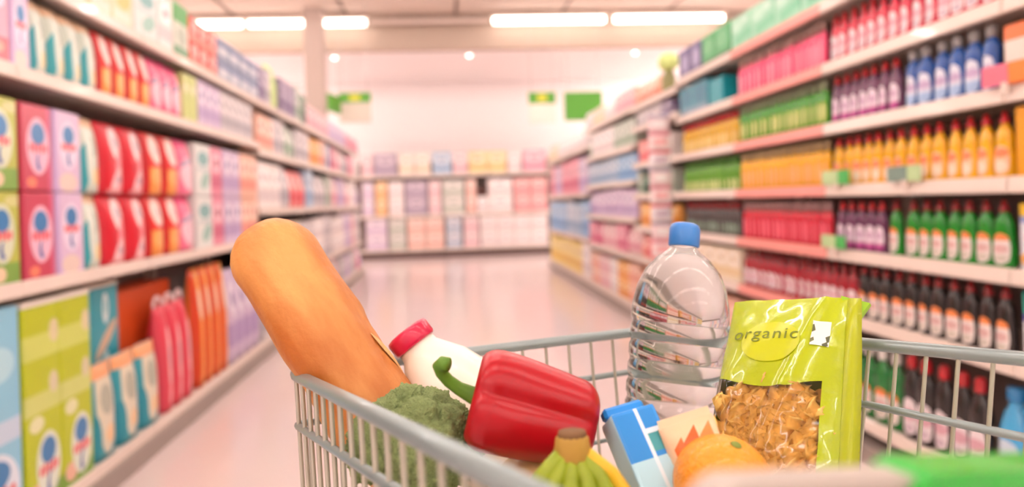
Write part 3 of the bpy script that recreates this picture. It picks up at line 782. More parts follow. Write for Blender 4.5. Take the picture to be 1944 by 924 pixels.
run(1, 'c', 4.33, 4.74, 2, z, 0.2, M_npack, 'carton', 'dusky blue carton on the topmost right shelf', 'carton', 'dusky cartons', dp=0.2)
run(1, 'c', 3.99, 4.21, 1, R1, 0.17, mat('turquoise_pack', '#1f9aa8', 0.3), 'carton', 'turquoise carton beside the plain pink bottles', 'carton', None)
run(1, 'c', 4.24, 4.74, 2, R1, 0.2, print_mat('print_teal_pack', '#3a8ca0', [('e', 0.5, 0.6, 0.4, 0.3, '#2a7a94'), ('r', 0.5, 0.12, 0.5, 0.13, '#7c9cb0')]), 'carton', 'teal carton left of the turquoise one, second right shelf', 'carton', 'teal cartons')
run(1, 'c', 3.83, 4.72, 5, R5, 0.2, FC['cream'], 'carton', 'cream carton behind the water bottle shoulder', 'carton', 'cream cartons right')
run(1, 'c', 3.83, 4.72, 5, 0.17, 0.3, FC['peach'], 'carton', 'peach carton on the bottom shelf hidden behind the water bottle', 'carton', 'peach cartons right')
# near edge bay
M_edge = print_mat('print_blue_white_box', '#dfe2ea', [('r', 0.5, 0.9, 0.5, 0.12, '#eac23c'), ('r', 0.5, 0.76, 0.5, 0.05, '#8a9ccc'), ('e', 0.5, 0.5, 0.4, 0.14, '#e8a8b0'), ('e', 0.5, 0.18, 0.5, 0.14, '#f2b468')])
run(1, 'c', 1.70, 1.895, 1, R4, 0.2, M_edge, 'carton', 'white carton with yellow top at the right picture edge', 'carton', None)
run(1, 'c', 1.70, 1.895, 1, R5, 0.21, print_mat('print_teal_white_box', '#e4e6ec', [('r', 0.5, 0.85, 0.5, 0.16, '#36a898'), ('r', 0.5, 0.64, 0.5, 0.05, '#4a4c9c'), ('e', 0.5, 0.4, 0.4, 0.14, '#d89cc0')]), 'carton', 'white carton with teal top at the right picture edge', 'carton', None)
run(1, 'c', 1.70, 1.90, 1, R3, 0.21, mat('amber_carton', '#e8a020', 0.4), 'carton', 'amber carton at the right picture edge beside yellow bottles', 'carton', None)
run(1, 'c', 1.72, 1.93, 1, R2, 0.19, print_mat('print_orange_box', '#ee7a3a', [('r', 0.5, 0.55, 0.5, 0.2, '#eee0d4')]), 'carton', 'orange and white carton at the right picture edge', 'carton', None)

# shelf tags
M_tagg = mat('tag_green', '#4fb85c', 0.5); M_tagl = mat('tag_pale_green', '#bcd8a0', 0.5); M_tagd = mat('tag_slate', '#7c9488', 0.5); M_tago = mat('tag_orange', '#f08a3c', 0.5); M_tagp = mat('tag_pink', '#f2788c', 0.5)
def tag(label, y0, y1, z0, z1, m1, m2):
    t = thing('shelf_tag', label, 'tag', (XR - 0.012, (y0 + y1) / 2, z0), (0, 0, -PI / 2))
    L = y1 - y0
    obj('tag_card', box_mesh('tag_card', L * 0.6, 0.003, z1 - z0, m1), t, (-L * 0.2, 0, 0))
    obj('tag_flag', box_mesh('tag_flag', L * 0.38, 0.003, z1 - z0, m2), t, (L * 0.3, 0, 0))
    obj('clip', box_mesh('clip', 0.02, 0.012, 0.03, M_rail), t, (0, 0.004, -0.025))
tag('green shelf tag under the far yellow bottles', 2.66, 2.86, 1.125, 1.185, M_tagl, M_tagg)
tag('slate shelf tag under the near yellow bottles', 2.24, 2.42, 1.125, 1.18, M_tagd, M_tagl)
tag('green shelf tag under the lower purple bottles', 2.70, 2.88, 0.855, 0.91, M_tagl, M_tagg)
tag('pink and orange shelf tag beside the blue bottles', 1.80, 1.96, 1.395, 1.455, M_tagp, M_tago)

# clip strip with packets ----------------------------------------------
M_strip = mat('strip_plastic', '#e8dcd8', 0.4)
cs = thing('clip_strip', 'white hanging clip strip at the end of the pink bottle bays', 'clip strip', (1.535, 4.80, 0.66))
obj('strip', box_mesh('strip', 0.03, 0.004, 1.06, M_strip), cs)
obj('hook', tube('hook', [(0, 0, 1.06), (0.03, 0.0, 1.075), (0.08, 0.0, 1.08), (0.125, 0.0, 1.075)], 0.004, M_steel, 8), cs)
for i in range(8):
    m = print_mat('print_packet_%d' % (i % 3), ['#f2e2e2', '#eed2d6', '#ece6ea'][i % 3], [('r', 0.5, 0.85, 0.5, 0.1, ['#e0889c', '#a8a4b4', '#d86a7c'][i % 3]), ('e', 0.5, 0.4, 0.35, 0.2, ['#f0b4b8', '#f6f2f2', '#c8b4c4'][i % 3])])
    obj('packet', cached(('packet', i % 3), lambda: pouch_mesh('packet', 0.165, 0.03, 0.125, m)), None, (1.535, 4.778, 0.67 + i * 0.128), (0, 0, 0), 'pink and white packet hanging on the clip strip', 'packet', 'packets on the clip strip')

# right far bays --------------------------------------------------------
far_rows(1, [('topmost', 1.88, 0.2, ['peach', 'pale pink'], 1)], 5.3, 5.92, 'right behind the clip strip', (0.12, 0.18), 0.12)
far_rows(1, [('second', 1.70, 0.13, ['coral', 'dusky purple', 'pale grey'], 1), ('third', 1.385, 0.2, ['dusky purple', 'coral', 'white'], 1), ('fourth', 1.118, 0.2, ['dark green', 'grey-green'], 1), ('fifth', 0.845, 0.2, ['orange', 'coral'], 1), ('sixth', 0.575, 0.2, ['coral', 'peach'], 1), ('bottom', 0.13, 0.3, ['peach', 'orange'], 1)], 4.92, 5.92, 'right behind the clip strip', (0.12, 0.18), 0.12)
far_rows(1, [('topmost', RTF[0], 0.2, ['cream', 'pale pink', 'white'], 1), ('second', RTF[1], 0.28, ['coral', 'soft yellow', 'white', 'grey-green'], 1), ('third', RTF[2], 0.26, ['sky blue', 'pale blue'], 1), ('fourth', RTF[3], 0.28, ['lilac'], 1), ('fifth', RTF[4], 0.27, ['rose', 'pale pink'], 1), ('bottom', 0.13, 0.36, ['orange', 'pale pink', 'white', 'peach'], 2)], 5.92, 7.98, 'right before the far end')
far_rows(1, [('topmost', RTG[0], 0.24, ['cream', 'white'], 1), ('second', RTG[1], 0.46, ['lilac', 'rose', 'pale grey'], 1), ('third', RTG[2], 0.46, ['pale blue', 'sky blue'], 1), ('bottom', 0.13, 0.42, ['cream', 'soft yellow', 'white'], 1)], 7.98, 11.05, 'right far end', (0.2, 0.3))
# lime topped bottle and a white pack standing up on the topmost shelf
t = thing('lime_bottle', 'bottle with big pale lime top standing on the topmost right shelf', 'bottle', (XR + 0.1, 5.16, 1.8805), (0, 0, -PI / 2))
obj('body', lathe('body', [(0.05, 0), (0.055, 0.01), (0.055, 0.13), (0.04, 0.17), (0.03, 0.2)], mat('olive_dark', '#8c8a5a', 0.4), 18), t)
obj('cap', lathe('cap', [(0.05, 0.195), (0.075, 0.22), (0.08, 0.27), (0.06, 0.31), (0.02, 0.325)], mat('pale_lime', '#cfe08c', 0.5), 18), t)

# back shelves ------------------------------------------------------------
def back_row(items, z, ht, stack, rn):
    for x0, x1, cname in items:
        a = (x0 - 870) / 1290 * 13.93 + 0.24
        b = (x1 - 870) / 1290 * 13.93 + 0.24
        n = max(1, round((b - a) / 0.4))
        p = (b - a) / n
        for i in range(n):
            for s in range(stack):
                hh = ht / stack
                lay = '' if stack == 1 else (', lower layer' if s == 0 else ', upper layer')
                lb = f'{cname} pack on the {rn} shelf across the aisle end{lay}'
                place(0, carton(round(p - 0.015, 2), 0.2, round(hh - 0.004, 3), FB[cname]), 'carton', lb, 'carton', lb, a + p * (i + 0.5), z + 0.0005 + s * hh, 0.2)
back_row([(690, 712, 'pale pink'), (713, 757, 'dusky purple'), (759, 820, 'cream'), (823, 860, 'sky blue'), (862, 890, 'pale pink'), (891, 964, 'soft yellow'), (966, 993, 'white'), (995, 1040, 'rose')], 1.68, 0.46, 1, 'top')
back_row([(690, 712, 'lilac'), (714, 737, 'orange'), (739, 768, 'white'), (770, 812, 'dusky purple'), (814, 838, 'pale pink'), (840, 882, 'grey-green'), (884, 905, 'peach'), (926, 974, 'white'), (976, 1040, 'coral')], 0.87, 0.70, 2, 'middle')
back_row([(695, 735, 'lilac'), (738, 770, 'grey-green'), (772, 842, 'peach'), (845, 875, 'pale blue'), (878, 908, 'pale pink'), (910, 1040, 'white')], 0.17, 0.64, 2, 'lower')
obj('carton', carton(0.21, 0.2, 0.345, FC['white']), None, (0.735, 14.03, 0.8705), (0, 0, 0), 'white pack under the small dark brown box', 'carton')
obj('carton', carton(0.19, 0.2, 0.2, mat('dark_brown_box', '#4a2a24', 0.5)), None, (0.735, 14.03, 1.2165), (0, 0, 0), 'small dark brown box on the shelf across the aisle end', 'carton')

# ------------------------------------------------------------------ the shopping cart
M_cart = mat('cart_grey_enamel', '#8d9a9a', 0.32, metal=0.35, coat=0.3)
M_wire = mat('cart_wire', '#b9b7a8', 0.35, metal=0.45)
M_gplas = mat('cart_green_plastic', '#0cae2a', 0.35, coat=0.3)
M_greyp = mat('cart_grey_plastic', '#b5aba2', 0.45)
M_rub = mat('rubber_black', '#2a2a2a', 0.7)
A = Vector((-0.1418, 0.6164, 0.953)); B = Vector((0.2576, 0.746, 0.953))
dl = Vector((0.389, -0.921, 0.118)); dr = Vector((0.400, -0.916, 0.082))
LEN = 0.80
Dp, Cp = A + dl * LEN, B + dr * LEN
nv = (B - A).normalized()
CO = Vector((0.23, 0.30, 0))
cart = thing('shopping_cart', 'grey wire shopping cart filled with groceries in the foreground', 'cart', CO)
def L3(p): return Vector(p) - CO
def rnd_corner(p, q, r, rad=0.02):
    a = (p - q).normalized() * rad; c = (r - q).normalized() * rad
    return [q + a, q + a * 0.45 + c * 0.08, q + a * 0.2 + c * 0.2, q + c * 0.45 + a * 0.08, q + c]
rim = [Dp] + rnd_corner(Dp, A, B) + rnd_corner(A, B, Cp) + [Cp]
obj('rim', tube('rim', [L3(p) for p in rim], 0.0052, M_cart, 12), cart)
ZB = 0.735
inl = Vector((0.921, 0.389, 0)); inr = Vector((-0.916, -0.400, 0)); inn = Vector((0.309, -0.951, 0))
def lowpt(top, inward, lean):
    hgt = top.z - ZB
    q = top + inward * (lean * hgt); q.z = ZB
    return q
for dk, off0, off1, r in ((0, 0.046, -0.04, 0.0032), (1, 0.12, 0.1, 0.0024), (2, 0.19, 0.22, 0.0026)):
    def lo(p, inward, lean, off): 
        f = off / max(1e-6, p.z - ZB); return p.lerp(lowpt(p, inward, lean), min(1, f))
    a0 = lo(A, inl, 0.03, off0); d0 = lo(Dp, inl, 0.03, off0 + off1 * LEN)
    b0 = lo(B, inr, 0.19, off0 * 0.9); c0 = lo(Cp, inr, 0.19, off0 + abs(off1) * LEN * 0.6)
    obj('side_rail', tube('side_rail', [L3(p) for p in [d0] + rnd_corner(d0, a0, b0, 0.012) + rnd_corner(a0, b0, c0, 0.012) + [c0]], r, M_cart, 8), cart)
s = 0.017
while s < LEN - 0.01:
    p = A + dl * s
    rod('wire', L3(p), L3(lowpt(p, inl, 0.03)), 0.0019, M_wire, cart)
    s += 0.0255
s = 0.014
while s < LEN - 0.01:
    p = B + dr * s
    rod('wire', L3(p), L3(lowpt(p, inr, 0.19)), 0.0016, M_wire, cart)
    s += 0.0232
s = 0.013
while s < 0.41:
    p = A + nv * s
    rod('wire', L3(p), L3(lowpt(p, inn, 0.10)), 0.0016, M_wire, cart)
    s += 0.0264
# basket floor and back
la, lb_, lc, ld = lowpt(A, inl, 0.03), lowpt(B, inr, 0.19), lowpt(Cp, inr, 0.19), lowpt(Dp, inl, 0.03)
for i in range(17):
    f = i / 16
    rod('floor_wire', L3(la.lerp(lb_, f)), L3(ld.lerp(lc, f)), 0.0018, M_wire, cart)
for i in range(9):
    f = i / 8
    rod('floor_cross_wire', L3(la.lerp(ld, f)), L3(lb_.lerp(lc, f)), 0.0024, M_wire, cart)
for i in range(15):
    f = (i + 0.5) / 15
    rod('gate_wire', L3(Dp.lerp(Cp, f)), L3(ld.lerp(lc, f)), 0.0016, M_wire, cart)
# handle behind the basket
hd = Vector((0.36, -0.93, 0)) * 0.06
h0, h1 = Dp + hd + Vector((0, 0, 0.02)), Cp + hd + Vector((0, 0, 0.03))
obj('handle_bar', tube('handle_bar', [L3(h0), L3(h1)], 0.014, M_gplas, 14), cart)
for p, q in ((Dp, h0), (Cp, h1)):
    obj('handle_bracket', tube('handle_bracket', [L3(p), L3(p.lerp(q, 0.5) + Vector((0, 0, 0.015))), L3(q)], 0.012, M_greyp, 10), cart)
# child seat flap standing across the basket
f0 = Vector((0.0507, 0.156, 0)); fd = Vector((0.945, 0.327, 0)).normalized(); fn = Vector((0.327, -0.945, 0)).normalized()
def flap_panel(name, t0, t1, zt0, zt1, zb, th, m, off=0.0, rr=0.012):
    outline = []
    n = 5
    for (t, zz, sx, sz, a0) in ((t0, zb, 1, 1, PI), (t1, zb, -1, 1, 1.5 * PI), (t1, zt1, -1, -1, 0), (t0, zt0, 1, -1, 0.5 * PI)):
        for k in range(n):
            a = a0 + k / (n - 1) * PI / 2
            outline.append((t + sx * rr + rr * math.cos(a), zz + sz * rr + rr * math.sin(a)))
    verts = []
    for side in (-1, 1):
        for t, zz in outline:
            p = f0 + fd * t + fn * (off + side * th / 2)
            verts.append(L3((p.x, p.y, zz)))
    k = len(outline)
    faces = [tuple(range(k)), tuple(range(2 * k - 1, k - 1, -1))] + [(i, i + k, (i + 1) % k + k, (i + 1) % k) for i in range(k)]
    return mesh_from(name, verts, faces, m)
flap = obj('child_seat_flap', flap_panel('child_seat_flap', 0.004, 0.40, 1.031, 0.972, 0.86, 0.010, M_greyp), cart)
obj('flap_insert', flap_panel('flap_insert', 0.070, 0.345, 1.0225, 0.981, 0.88, 0.016, M_gplas, 0.0), flap)
# undercarriage
for p, q in ((la, Vector((-0.08, 0.60, 0.14))), (lb_, Vector((0.24, 0.70, 0.14))), (ld, Vector((0.17, -0.10, 0.14))), (lc, Vector((0.50, 0.0, 0.14)))):
    obj('leg', tube('leg', [L3(p), L3(p.lerp(q, 0.6)), L3(q)], 0.011, M_cart, 10), cart)
    wz = Vector((q.x, q.y, 0.055))
    f = obj('caster', tube('caster', [L3(q), L3(q + Vector((0, 0, -0.03)))], 0.014, M_cart, 10), cart)
    wh = lathe('wheel', [(0.02, -0.014), (0.05, -0.014), (0.055, -0.008), (0.055, 0.008), (0.05, 0.014), (0.02, 0.014)], M_rub, 20)
    obj('wheel', wh, f, L3(wz), (PI / 2, 0, 0.37))

# ------------------------------------------------------------------ groceries in the cart
def frame(ez, ref):
    ez = Vector(ez).normalized()
    ex = (Vector(ref) - ez * Vector(ref).dot(ez)).normalized()
    ey = ez.cross(ex)
    return Matrix((ex, ey, ez)).transposed()

def put(o, origin, R):
    o.matrix_world = Matrix.Translation(Vector(origin)) @ R.to_4x4()
    return o

# bread
def bread_material():
    m = bpy.data.materials.new('bread_crust')
    m.use_nodes = True
    nt = m.node_tree; N, L = nt.nodes, nt.links
    b = N['Principled BSDF']; b.inputs['Roughness'].default_value = 0.5
    tc = N.new('ShaderNodeTexCoord')
    n1 = N.new('ShaderNodeTexNoise'); n1.inputs['Scale'].default_value = 11; n1.inputs['Detail'].default_value = 6
    cr = N.new('ShaderNodeValToRGB')
    cr.color_ramp.elements[0].position = 0.34; cr.color_ramp.elements[0].color = lin('#b5651f')
    cr.color_ramp.elements[1].position = 0.66; cr.color_ramp.elements[1].color = lin('#dfa058')
    mpp = N.new('ShaderNodeMapping'); mpp.inputs['Scale'].default_value = (2.2, 2.2, 0.7)
    L.new(tc.outputs['Object'], mpp.inputs['Vector']); L.new(mpp.outputs[0], n1.inputs['Vector']); L.new(n1.outputs['Fac'], cr.inputs[0])
    L.new(cr.outputs[0], b.inputs['Base Color'])
    n2 = N.new('ShaderNodeTexNoise'); n2.inputs['Scale'].default_value = 90; n2.inputs['Detail'].default_value = 5
    L.new(tc.outputs['Object'], n2.inputs['Vector'])
    bp = N.new('ShaderNodeBump'); bp.inputs['Strength'].default_value = 0.4; bp.inputs['Distance'].default_value = 0.004
    L.new(n2.outputs['Fac'], bp.inputs['Height']); L.new(bp.outputs[0], b.inputs['Normal'])
    return m
M_bread = bread_material()
M_slash = mat('bread_slash', '#e6b478', 0.7, bump=0.5, bscale=120, var=0.15, vscale=60)
def bread_mesh():
    verts, faces = [], []
    n, seg, Lb, R = 34, 28, 0.27, 0.0385
    for i in range(n + 1):
        u = i / n
        zz = u * Lb
        e = min(1, math.sqrt(max(0, 1 - max(0, (0.042 - zz) / 0.042) ** 2)), math.sqrt(max(0, 1 - max(0, (zz - (Lb - 0.05)) / 0.05) ** 2)))
        r = R * max(0.02, e) * (1 + 0.03 * math.sin(u * 19))
        for k in range(seg):
            a = 2 * PI * k / seg
            rr = r * (1 + 0.02 * math.sin(3 * a + 5 * u) + 0.03 * noise.noise(Vector((math.cos(a) * 1.5, math.sin(a) * 1.5, u * 9))))
            # slanting slash valleys on the upper face
            sl = math.sin((zz * 60 + a * 1.1))
            if abs(a - PI * 0.15) < 0.6 or a > 2 * PI - 0.3: rr *= 1 - 0.05 * max(0, sl) ** 4
            verts.append((rr * math.cos(a), rr * math.sin(a) * 0.95, zz))
    for i in range(n):
        for k in range(seg):
            k2 = (k + 1) % seg
            faces.append((i * seg + k, i * seg + k2, (i + 1) * seg + k2, (i + 1) * seg + k))
    faces.append(tuple(range(seg - 1, -1, -1))); faces.append(tuple(n * seg + k for k in range(seg)))
    return mesh_from('bread', verts, faces, M_bread, True)
BR_TOP = Vector((-0.1741, 0.630, 1.0846)); BR_DIR = Vector((0.104, -0.055, -0.152)).normalized()
bread = obj('bread_loaf', bread_mesh(), None, label='long golden brown bread loaf leaning over the cart corner', cat='bread')
RB = frame(BR_DIR, (1, 0.3, 0.4))
put(bread, BR_TOP, RB)
def slash_mesh(z0):
    verts, faces = [], []
    n, seg = 10, 8
    for i in range(n + 1):
        u = i / n
        wd = 0.008 * math.sin(PI * u) + 0.0005
        zz = z0 + u * 0.055
        ac = 0.15 - 0.9 * (u - 0.5)
        for k in range(seg):
            f = k / (seg - 1) * 2 - 1
            a = ac + f * wd / 0.04
            r = 0.0377 + 0.0012 * (1 - f * f) * math.sin(PI * u)
            verts.append((r * math.cos(a), r * math.sin(a) * 0.95, zz))
    for i in range(n):
        for k in range(seg - 1):
            a = i * seg + k
            faces.append((a, a + 1, a + seg + 1, a + seg))
    return mesh_from('slash', verts, faces, M_slash, True)
for z0 in (0.085, 0.145):
    obj('slash', slash_mesh(z0), bread)

# milk bottle
M_milk = mat('milk_white', '#f6ecdc', 0.3, coat=0.3)
M_mcap = plast('milk_cap_crimson', '#cf1446', 0.3)
ax = Vector((0.58, -0.16, -0.78)).normalized()
mk = thing('milk_bottle', 'cream white milk bottle with crimson cap lying behind the pepper', 'bottle')
put(mk, Vector((-0.036, 0.61, 0.981)) - ax * 0.008, frame(ax, (1, 0, 1)))
obj('body', lathe('body', [(0.017, 0.012), (0.018, 0.022), (0.022, 0.028), (0.033, 0.044), (0.040, 0.062), (0.042, 0.08), (0.042, 0.19), (0.040, 0.198), (0.034, 0.202)], M_milk, 30), mk)
obj('cap', lathe('cap', [(0.015, 0.0), (0.0195, 0.0015), (0.0205, 0.004), (0.0205, 0.014), (0.0195, 0.016)], M_mcap, 30), mk)

# red pepper
M_pep = mat('pepper_red', '#ac0218', 0.3, var=0.12, vscale=25)
M_stem = mat('pepper_stem_green', '#5f8a2a', 0.45, var=0.15, vscale=60)
def pepper_mesh():
    verts, faces = [], []
    n, seg = 40, 64
    for i in range(n + 1):
        u = i / n
        # arc from stem dimple over the shoulder to the blossom dimple
        if u < 0.18:
            t = u / 0.18; r = 0.006 + 0.019 * t ** 0.9; zz = 0.010 - 0.0095 * t ** 1.2
        elif u < 0.30:
            t = (u - 0.18) / 0.12; r = 0.025 + 0.0105 * math.sin(t * PI / 2); zz = 0.0005 + 0.014 * (1 - math.cos(t * PI / 2))
        elif u < 0.8:
            t = (u - 0.30) / 0.5; r = 0.0355 - 0.0055 * t ** 1.5; zz = 0.0145 + 0.056 * t
        else:
            t = (u - 0.8) / 0.2; r = 0.030 * max(0.03, math.cos(t * PI / 2) ** 0.8); zz = 0.0705 + 0.016 * math.sin(t * PI * 0.62)
        for k in range(seg):
            a = 2 * PI * k / seg
            lob = 0.74 + 0.26 * abs(math.cos(1.5 * (a + 0.50))) ** 0.6
            depth = min(1, u / 0.15) if u < 0.15 else 1
            rr = r * (1 + (lob - 1) * depth * (1.1 if u > 0.3 else 0.9))
            rr *= 1 + 0.04 * noise.noise(Vector((math.cos(a) * 2, math.sin(a) * 2, u * 3)))
            verts.append((rr * math.cos(a), rr * math.sin(a), zz))
    for i in range(n):
        for k in range(seg):
            k2 = (k + 1) % seg
            faces.append((i * seg + k, i * seg + k2, (i + 1) * seg + k2, (i + 1) * seg + k))
    faces.append(tuple(range(seg - 1, -1, -1))); faces.append(tuple(n * seg + k for k in range(seg)))
    return mesh_from('body', verts, faces, M_pep, True)
pep = thing('red_bell_pepper', 'glossy red bell pepper with curved green stem', 'pepper')
pax = Vector((0.92, -0.10, -0.26)).normalized()
PEP_O = Vector((0.013, 0.468, 0.967))
put(pep, PEP_O, frame(pax, (0, -0.55, 0.8)))
obj('body', pepper_mesh(), pep)
stp = obj('stem', tube('stem', [(0, 0, 0.009), (0.001, 0.0, -0.001), (0.004, 0.0, -0.010), (0.009, 0, -0.018), (0.015, 0, -0.0235), (0.021, 0, -0.026), (0.0245, 0, -0.024), (0.026, 0.001, -0.020)],
                 [0.0085, 0.0058, 0.0046, 0.0043, 0.0043, 0.0046, 0.005, 0.0048], M_stem, 14), pep)

# water bottle
M_water = bpy.data.materials.new('water_clear')
M_water.use_nodes = True
_b = M_water.node_tree.nodes['Principled BSDF']
_b.inputs['Base Color'].default_value = lin('#eef6f6'); _b.inputs['Roughness'].default_value = 0.10
_b.inputs['Transmission Weight'].default_value = 1.0; _b.inputs['IOR'].default_value = 1.30
wb = thing('water_bottle', 'large clear ribbed water bottle with blue cap', 'bottle')
WT = Vector((0.2362, 0.662, 1.072)); WA = Vector((-0.045, -0.045, -0.30)).normalized()
put(wb, WT, frame(WA, (1, 0, 0)))
wp = [(0.0115, 0.020), (0.0125, 0.024), (0.016, 0.028), (0.026, 0.036), (0.036, 0.048), (0.0425, 0.064), (0.0455, 0.080)]
zz = 0.086
while zz < 0.285:
    wp += [(0.0462, zz), (0.0462, zz + 0.009), (0.0446, zz + 0.0125), (0.0446, zz + 0.0145)]
    zz += 0.018
wp += [(0.0455, 0.292), (0.043, 0.305), (0.036, 0.312), (0.02, 0.309), (0.002, 0.306)]
obj('body', lathe('body', wp, M_water, 48), wb)
obj('cap', lathe('cap', [(0.010, 0.0), (0.0135, 0.002), (0.015, 0.006), (0.015, 0.022), (0.0142, 0.0235)], plast('bottle_cap_blue', '#2f7fd0', 0.3), 28), wb)

# pasta bag
M_lime = mat('bag_lime', '#adbd0c', 0.22, coat=0.5, var=0.06, bump=0.25, bscale=25)
M_limeside = mat('bag_lime_gusset', '#a9b206', 0.3, var=0.06)
M_film = film_mat('bag_clear_film', '#fdf4e4')
M_pasta = mat('pasta_golden', '#fcca70', 0.5, var=0.12, vscale=80)
M_ink = mat('ink_olive', '#6e7a1a', 0.5)
tl, tr = Vector((0.252, 0.600, 1.0074)), Vector((0.3223, 0.530, 1.0181))
bl, br = Vector((0.2023, 0.535, 0.9064)), Vector((0.2726, 0.465, 0.9171))
BEX = ((tr - tl) + (br - bl)).normalized()
ez = ((tl - bl) + (tr - br)).normalized()
BEZ = (ez - BEX * ez.dot(BEX)).normalized()
BEY = BEZ.cross(BEX)
BW, BH, BTk = 0.100, 0.205, 0.050
topc = (tl + tr) / 2
BORG = topc - BEZ * BH + BEY * 0.012
bag = thing('pasta_bag', 'lime green organic pasta bag with clear window showing golden pasta', 'bag')
put(bag, BORG, Matrix((BEX, BEY, BEZ)).transposed())
def bag_front(u, v):
    """u,v in 0..1, front surface of the pillow bag in bag coordinates (-y is the front)."""
    thick = BTk / 2 * (1 - max(0, (v - 0.55) / 0.45) ** 2 * 0.92) * (0.7 + 0.3 * min(1, v / 0.12))
    bul = max(0, 1 - abs(2 * u - 1) ** 3.2) ** 0.55
    crease = 0.0022 * math.exp(-((u - 0.30 - 0.52 * v) / 0.035) ** 2) * min(1, v * 3)
    wr = 0.0014 * noise.noise(Vector((u * 7, v * 12, 1.3)))
    wid = BW * (1 - 0.03 * v + 0.02 * math.sin(PI * v))
    return Vector(((u - 0.5) * wid, -thick * bul - crease - wr - 0.0012, v * BH))
def vcut(u):
    return 0.60 - 0.05 * math.sin(PI * min(1, max(0, (u - 0.05) / 0.85)))
NU, NV, JC = 40, 60, 34
def vrow(u, j):
    c = vcut(u)
    return c * j / JC if j <= JC else c + (1 - c) * (j - JC) / (NV - JC)
def bag_part(name, test, m, front=True):
    verts, faces, idx = [], [], {}
    def vid(i, j):
        if (i, j) not in idx:
            idx[(i, j)] = len(verts)
            p = bag_front(i / NU, vrow(i / NU, j))
            if not front: p.y = -p.y
            verts.append(p)
        return idx[(i, j)]
    for i in range(NU):
        for j in range(NV):
            if test(i, j):
                q = [vid(i, j), vid(i + 1, j), vid(i + 1, j + 1), vid(i, j + 1)]
                faces.append(tuple(q if front else q[::-1]))
    return mesh_from(name, verts, faces, m, True)
clear = lambda i, j: j < JC and i < NU * 0.875
obj('lime_film', bag_part('lime_film', lambda u, v: not clear(u, v), M_lime), bag)
obj('clear_window', bag_part('clear_window', clear, M_film), bag)
obj('back_film', bag_part('back_film', lambda u, v: True, M_limeside, False), bag)
# right gusset strip, folded top corner
def gusset():
    verts, faces = [], []
    n = 14
    for j in range(n + 1):
        v = j / n
        p = bag_front(0.985, v)
        d = BTk * 0.5 * (1 - max(0, (v - 0.55) / 0.45) ** 2 * 0.9)
        verts += [(p.x, p.y, p.z), (p.x + 0.010, p.y + d * 0.45, p.z), (p.x + 0.004, p.y + d, p.z)]
    for j in range(n):
        for k in range(2):
            a = j * 3 + k
            faces.append((a, a + 1, a + 4, a + 3))
    me = mesh_from('side_gusset', verts, faces, M_limeside, True)
    return me
g = obj('side_gusset', gusset(), bag)
sd = g.modifiers.new('thick', 'SOLIDIFY'); sd.thickness = 0.0006
ear = obj('folded_corner', mesh_from('folded_corner', [(0.042, -0.004, 0.206), (0.062, 0.004, 0.203), (0.052, 0.001, 0.182), (0.042, 0.002, 0.206), (0.062, 0.008, 0.203), (0.052, 0.006, 0.182)],
          [(0, 2, 1), (3, 4, 5), (0, 1, 4, 3), (1, 2, 5, 4), (2, 0, 3, 5)], mat('bag_green_corner', '#8fc01c', 0.35)), bag)
def on_bag(u, v, off):
    p = bag_front(u, v); p.y -= off; return p
def patch(name, cu, cv, ru, rv, m, off, square=False):
    verts, faces, uvs = [], [], []
    if square:
        n = 6
        for j in range(n + 1):
            for i in range(n + 1):
                verts.append(on_bag(cu + ru * (2 * i / n - 1), cv + rv * (2 * j / n - 1), off)); uvs.append((i / n, j / n))
        for j in range(n):
            for i in range(n):
                a = j * (n + 1) + i
                faces.append((a, a + 1, a + n + 2, a + n + 1))
    else:
        rings, seg = 6, 32
        for i in range(rings + 1):
            for k in range(seg):
                a = 2 * PI * k / seg
                verts.append(on_bag(cu + ru * i / rings * math.cos(a), cv + rv * i / rings * math.sin(a), off)); uvs.append((0, 0))
        for i in range(rings):
            for k in range(seg):
                k2 = (k + 1) % seg
                faces.append((i * seg + k, i * seg + k2, (i + 1) * seg + k2, (i + 1) * seg + k))
    return mesh_from(name, verts, faces, m, True, uvs)
obj('emblem', patch('emblem', 0.46, 0.755, 0.24, 0.10, mat('bag_yellow_emblem', '#bcc416', 0.3), 0.0008), bag)
lm = print_mat('print_badge_glare', '#e8e6dc', [('r', 0.04, 0.7, 0.1, 0.14, '#5c6238', 25), ('r', 0.08, 0.2, 0.12, 0.08, '#6c7248', 25), ('r', 0.96, 0.3, 0.14, 0.12, '#4c5230', 25), ('r', 0.8, 0.05, 0.14, 0.08, '#4c5230', 25)])  # pale ground mostly paints in a glare streak on the film; dark marks are print
obj('badge_glare', patch('badge_glare', 0.835, 0.80, 0.065, 0.06, lm, 0.0009, True), bag)
obj('sticker', patch('sticker', 0.72, 0.10, 0.2, 0.08, mat('sticker_white', '#f2e2dc', 0.5), 0.0009, True), bag)
# the word on the bag, wrapped onto the film
cu = bpy.data.curves.new('organic_text', 'FONT')
cu.body = 'organic'; cu.size = 0.0165; cu.align_x = 'CENTER'; cu.extrude = 0; cu.space_character = 1.12; cu.resolution_u = 4
to = bpy.data.objects.new('tmp_text', cu); COL.objects.link(to)
dg = bpy.context.evaluated_depsgraph_get()
tme = bpy.data.meshes.new_from_object(to.evaluated_get(dg))
bpy.data.objects.remove(to)
bm = bmesh.new(); bm.from_mesh(tme)
bmesh.ops.subdivide_edges(bm, edges=[e for e in bm.edges if e.calc_length() > 0.004], cuts=2)
for v in bm.verts:
    u = 0.405 + v.co.x / BW; vv = 0.765 + v.co.y / BH
    v.co = on_bag(u, vv, 0.0013)
tme2 = finish(bm, 'lettering', M_ink)
obj('lettering', tme2, bag)
